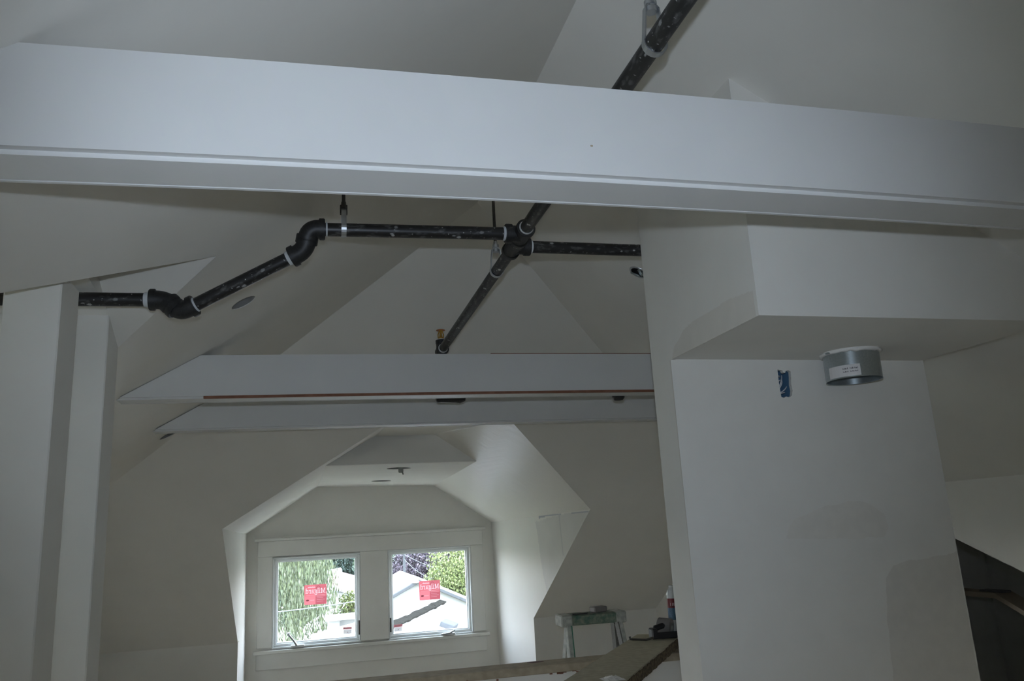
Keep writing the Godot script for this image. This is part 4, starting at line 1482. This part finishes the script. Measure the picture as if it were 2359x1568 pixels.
func build_outdoors() -> void:
	M.bark = mottled(Color(0.06, 0.05, 0.04), Color(0.14, 0.12, 0.10), 0.9, 2.0)
	M.grass = mottled(Color(0.15, 0.16, 0.11), Color(0.26, 0.26, 0.20), 0.95, 0.3)
	M.white_roof = mottled(Color(0.44, 0.43, 0.42), Color(0.52, 0.51, 0.50), 0.8, 0.5)
	M.siding = plain(Color(0.36, 0.36, 0.345), 0.7)
	M.rake = plain(Color(0.075, 0.078, 0.08), 0.9)
	M.moss = mottled(Color(0.006, 0.006, 0.005), Color(0.040, 0.037, 0.032), 0.95, 1.6, 0.03)
	M.pink_roof = mottled(Color(0.11, 0.075, 0.07), Color(0.15, 0.105, 0.10), 0.9, 1.0)
	M.copper = plain(Color(0.18, 0.055, 0.015), 0.6)
	M.cable = plain(Color(0.14, 0.155, 0.155), 0.6)
	for key in ["bark", "grass", "white_roof", "siding", "rake", "moss", "pink_roof", "copper", "cable"]:
		M[key].specular_mode = BaseMaterial3D.SPECULAR_DISABLED
	var G := -6.5 + EYE
	var st := mb()
	slab(st, [Vector3(-70, G, -7.5), Vector3(90, G, -7.5), Vector3(90, G, -140), Vector3(-70, G, -140)], Vector3(0, -0.3, 0))
	struct("ground", st, M.grass, "lawn and yards outside the windows", "ground")

	# weeping willow filling the left window
	var r := RandomNumberGenerator.new()
	r.seed = 31
	var w := thing("willow_tree", "weeping willow with hanging pale green strands filling the left window", "tree", Vector3(-1.75, G, -20.5))
	var spots: Array = []
	var low := mb()
	for i in 1100:
		var a := r.randf() * TAU
		var rad := 2.25 * sqrt(r.randf())
		var top := Vector3(cos(a) * rad, 6.9 - rad * rad * 0.16 + r.randf_range(-0.4, 0.8), sin(a) * rad * 0.9)
		var long := r.randf_range(1.2, 4.2)
		var sway := Vector3(r.randf_range(-0.15, 0.25), 0, r.randf_range(-0.15, 0.15))
		var n := int(long / 0.07)
		for k in n:
			var f := float(k) / n
			spots.append(top + Vector3(cos(a) * 0.25 * f, -long * f, 0) + sway * f * f + Vector3(r.randf_range(-0.04, 0.04), 0, r.randf_range(-0.04, 0.04)))
	leaves(w, "strands", leaf_mesh(0.11, 0.024, leaf_material(Color(0.235, 0.285, 0.145))), spots, r, 0.82)
	tube(low, [Vector3.ZERO, Vector3(0.1, 3.0, 0), Vector3(-0.1, 5.0, 0.1)], [0.4, 0.32, 0.2], 12)
	for i in 7:
		var a2 := TAU * i / 7.0
		tube(low, [Vector3(-0.1, 5.0, 0.1), Vector3(cos(a2) * 0.9, 6.3, sin(a2) * 0.8), Vector3(cos(a2) * 1.9, 6.5, sin(a2) * 1.7)], [0.14, 0.08, 0.02], 8)
	put("trunk", low, M.bark, w)

	broad_tree("bright yellow-green tree at the upper right of the right window", P(5.5, -0.9, 30), [[Vector3(0, 0, 0), 1.5], [Vector3(1.2, 0.6, 0), 1.5], [Vector3(-0.7, -0.9, 0.2), 1.0], [Vector3(0.7, -1.6, 0.3), 1.3], [Vector3(1.9, -1.0, 0), 1.3]], 30000, 0.085, Color(0.37, 0.45, 0.15), 41, G)
	broad_tree("dusky purple-leaved tree behind the gable in the right window", P(5.9, -1.4, 44), [[Vector3(0, 0, 0), 1.8], [Vector3(1.4, 0.5, 0), 1.6], [Vector3(-1.0, -0.6, 0), 1.3], [Vector3(0.6, -1.2, 0), 1.6]], 24000, 0.12, Color(0.17, 0.13, 0.17), 43, G)
	broad_tree("grey-green tree behind the utility pole in the right window", P(4.4, -2.2, 48), [[Vector3(0, 0, 0), 1.6], [Vector3(-0.8, 0.9, 0), 1.4], [Vector3(0.3, -1.4, 0), 1.5]], 18000, 0.13, Color(0.19, 0.27, 0.17), 47, G)
	broad_tree("dark bluish evergreen at the top right of the left window", P(2.2, -0.9, 52), [[Vector3(0, 0, 0), 1.6], [Vector3(0.8, -1.0, 0), 1.5], [Vector3(-0.8, 0.8, 0), 1.3], [Vector3(-0.9, -1.6, 0), 1.4]], 20000, 0.12, Color(0.07, 0.13, 0.10), 53, G)
	broad_tree("low yellow-green shrub at the right edge of the left window", P(0.93, -1.55, 21), [[Vector3(0, 0, 0), 0.35], [Vector3(0.2, -0.3, 0), 0.4], [Vector3(-0.2, -0.35, 0), 0.3]], 4000, 0.06, Color(0.26, 0.32, 0.08), 59, G)
	# the belt of trees that closes the view
	var belt := [[-1.5, "distant pale green tree seen through the willow strands"], [3.2, "distant pale green tree behind the white shed and the dark evergreen"], [7.6, "distant pale green tree behind the utility pole"], [12.2, "distant pale green tree behind the yellow-green tree"]]
	for i in belt.size():
		broad_tree(belt[i][1], P(belt[i][0], -0.5, 72), [[Vector3(0, 0, 0), 3.6], [Vector3(2.2, -1.2, 0), 3.0], [Vector3(-2.2, -1.6, 0), 3.0], [Vector3(0, -3.6, 0), 3.4], [Vector3(0.5, 2.8, 0), 2.8]], 16000, 0.28, Color(0.22, 0.30, 0.21), 61 + i, G)

	# gabled house in the right window
	var hs := thing("house", "white gabled house with grey rake boards in the right window", "house", P(2.95, G - EYE, 26.0))
	var o := hs.position
	st = mb()
	var pk := P(2.95, -1.30, 24) - o
	slab(st, [P(-0.2, G - EYE, 24) - o, P(-0.2, -2.83, 24) - o, pk, P(6.6, -3.02, 24) - o, P(6.6, G - EYE, 24) - o], Vector3(0, 0, -5))
	put("gable_wall", st, M.siding, hs)
	st = mb()
	for q in [[P(-0.4, -2.90, 23.85) - o, pk + Vector3(0, 0.03, 0.15)], [P(6.8, -3.08, 23.85) - o, pk + Vector3(0, 0.03, 0.15)]]:
		var a3: Vector3 = q[0]
		var b3: Vector3 = q[1]
		var dd := (b3 - a3).normalized()
		var nn := Vector3.BACK.cross(dd).normalized()
		bx(st, (a3 + b3) * 0.5, Vector3((b3 - a3).length(), 0.085, 0.2), 0.01, Basis(dd, nn, Vector3.BACK))
	put("rake_board", st, M.rake, hs)
	st = mb()
	for q in [P(-0.4, -2.86, 24) - o, P(6.8, -3.04, 24) - o]:
		var e: Vector3 = q
		slab(st, [e + Vector3(0, 0.03, 0.1), pk + Vector3(0, 0.07, 0.1), pk + Vector3(0, 0.07, -5.2), e + Vector3(0, 0.03, -5.2)], Vector3(0, 0.07, 0))
	put("roof", st, M.white_roof, hs)
	st = mb()
	lathe(st, [Vector2(0, -0.05), Vector2(0.10, -0.04), Vector2(0.12, 0.0), Vector2(0.07, 0.06), Vector2(0, 0.08)], P(2.84, -1.27, 23.8) - o, Vector3.UP, 16)
	put("finial", st, M.siding, hs)

	# nearer roof with a mossy ridge below the right window
	var nr := thing("garage", "nearer pale roof with a mossy dark ridge and a skylight, low in the right window", "roof", P(2.2, G - EYE, 14.0))
	o = nr.position
	var r0 := P(0.72, -1.285, 11.45) - o
	var r1 := P(2.42, -1.285, 16.15) - o
	var down := Vector3(2.6, -1.05, 0.95)
	st = mb()
	slab(st, [r0, r1, r1 + down, r0 + down], Vector3(0, -0.12, 0))
	put("roof", st, M.white_roof, nr)
	st = mb()
	slab(st, [r0 + Vector3(0, -0.01, 0), r1 + Vector3(0, -0.01, 0), r1 + Vector3(-1.1, -0.9, 0.4), r0 + Vector3(-1.1, -0.9, 0.4)], Vector3(0, -0.12, 0))
	put("roof_slope", st, M.white_roof, nr)
	st = mb()
	slab(st, [r0 + down + Vector3(-0.3, -0.1, 0), r1 + down + Vector3(-0.3, -0.1, 0), Vector3(r1.x + down.x - 0.3, 0, r1.z + down.z), Vector3(r0.x + down.x - 0.3, 0, r0.z + down.z)], Vector3(-2.0, 0, -0.7))
	put("wall", st, M.siding, nr)
	st = mb()
	var rd := (r1 - r0).normalized()
	var rn := rd.cross(Vector3.UP).normalized()
	var rr := RandomNumberGenerator.new()
	rr.seed = 77
	for i in 34:                                    # ridge shingles
		var c := r0.lerp(r1, (i + 0.5) / 34.0)
		bx(st, c + Vector3(0, 0.015 + rr.randf() * 0.012, 0) + rn * 0.03, Vector3((r1 - r0).length() / 34.0 * 1.05, 0.03, 0.12 + rr.randf() * 0.03), 0.006, Basis(rd, Vector3.UP, rn) * Basis(Vector3.RIGHT, 0.35 + rr.randf_range(-0.12, 0.12)))
	put("ridge_shingles", st, M.moss, nr)
	var dn := down.normalized()
	var up_n := rd.cross(dn).normalized()
	if up_n.y < 0.0:
		up_n = -up_n
	st = mb()
	bx(st, r0.lerp(r1, 0.55) + down * 0.20 + up_n * 0.04, Vector3(0.42, 0.09, 0.24), 0.01, Basis(rd, up_n, rd.cross(up_n)))
	put("skylight", st, M.rake, nr)
	st = mb()
	bx(st, r0.lerp(r1, 0.42) + down * 0.315 + up_n * 0.015, Vector3(1.0, 0.03, 0.035), 0.004, Basis(rd, up_n, rd.cross(up_n)))
	put("flashing", st, M.copper, nr)

	# small outbuildings in the left window
	var ob := thing("outbuilding", "small white flat-roofed outbuilding low in the left window", "building", P(0.5, G - EYE, 16.5))
	o = ob.position
	st = mb()
	slab(st, [P(0.23, -1.405, 16) - o, P(1.2, -1.39, 16) - o, P(1.2, -1.385, 16.7) - o, P(0.23, -1.40, 16.7) - o], Vector3(0, -0.05, 0))
	put("roof", st, M.white_roof, ob)
	st = mb()
	bxp_rel(st, o, 0.29, 0.50, -2.6, -1.44, 16.25, 17.0)
	put("wall", st, M.siding, ob)
	st = mb()
	bxp_rel(st, o, 0.50, 1.2, -2.6, -1.46, 16.5, 17.0)
	put("shaded_wall", st, M.siding, ob)
	st = mb()
	tube(st, [P(1.19, -1.42, 16.3) - o, P(1.19, -1.09, 16.3) - o], 0.02, 10)
	put("cable_mast", st, M.rake, ob)
	var lr := thing("porch_roof", "low white porch roof at the bottom right of the left window", "roof", P(0.5, G - EYE, 13.8))
	o = lr.position
	st = mb()
	slab(st, [P(-0.02, -1.47, 14.2) - o, P(1.3, -1.27, 14.6) - o, P(1.3, -1.60, 13.2) - o, P(-0.04, -1.60, 13.2) - o], Vector3(0, -0.06, 0))
	put("roof", st, M.white_roof, lr)
	st = mb()
	bxp_rel(st, o, 0.1, 1.2, G - EYE, -1.62, 13.4, 14.0)
	put("wall", st, M.siding, lr)
	var fh := thing("house", "pale house with a pinkish roof behind the willow in the left window", "house", P(1.2, G - EYE, 33.5))
	o = fh.position
	st = mb()
	bxp_rel(st, o, 0.45, 2.6, G - EYE, -1.93, 32.2, 36.0)
	put("wall", st, M.siding, fh)
	st = mb()
	slab(st, [P(0.5, -1.60, 32.0) - o, P(1.45, -1.93, 31.6) - o, P(2.9, -1.70, 35.5) - o, P(0.95, -1.69, 36.0) - o], Vector3(0, -0.05, 0))
	put("roof", st, M.pink_roof, fh)
	st = mb()
	var fa := P(0.5, -1.63, 31.95) - o
	var fb := P(1.46, -1.96, 31.55) - o
	var fd := (fb - fa).normalized()
	bx(st, (fa + fb) * 0.5, Vector3((fb - fa).length(), 0.11, 0.06), 0.01, Basis(fd, Vector3.BACK.cross(fd).normalized(), Vector3.BACK))
	put("fascia", st, M.siding, fh)
	var wh := thing("shed", "small white gabled shed high in the left window, left of the dark evergreen", "shed", P(1.05, G - EYE, 41.0))
	o = wh.position
	st = mb()
	slab(st, [P(0.72, G - EYE, 40) - o, P(0.72, -1.42, 40) - o, P(1.34, -1.34, 40) - o, P(1.40, -1.90, 40) - o, P(1.40, G - EYE, 40) - o], Vector3(0, 0, -2))
	put("wall", st, M.siding, wh)

	# pole and wires
	var po := thing("utility_pole", "thin grey utility pole at the upper left of the right window", "pole", P(3.73, G - EYE, 35))
	st = mb()
	tube(st, [Vector3.ZERO, Vector3(0, 6.4, 0)], [0.07, 0.05], 12)
	put("shaft", st, M.rake, po)
	st = mb()
	bx(st, Vector3(0, 5.85, 0.09), Vector3(1.2, 0.09, 0.08), 0.01)
	put("crossarm", st, M.rake, po)
	for q in [[P(3.73, -0.75, 34.8), P(5.3, -1.95, 29.5), P(7.6, -1.65, 24), "sagging bright service wire from the pole, crossing the yellow-green tree"], [P(3.73, -0.95, 34.8), P(4.3, -1.95, 32), P(5.6, -1.95, 28), "thinner drooping wire below the service wire at the pole"], [P(-2.2, -1.09, 14), P(-0.1, -1.12, 14.2), P(1.19, -1.11, 16.3), "bright cable crossing in front of the willow in the left window"]]:
		st = mb()
		var path: Array = []
		for i in 15:
			var t := i / 14.0
			path.append((q[0] as Vector3).lerp(q[1], t).lerp((q[1] as Vector3).lerp(q[2], t), t))
		tube(st, path, 0.009, 8)
		tag(put("overhead_wire", st, M.cable, null), q[3], "wire", "overhead wires outdoors")


func bxp_rel(st: SurfaceTool, o: Vector3, x0: float, x1: float, y0: float, y1: float, z0: float, z1: float) -> void:
	bx(st, P((x0 + x1) / 2, (y0 + y1) / 2, (z0 + z1) / 2) - o, Vector3(absf(x1 - x0), absf(y1 - y0), absf(z1 - z0)), 0.01)
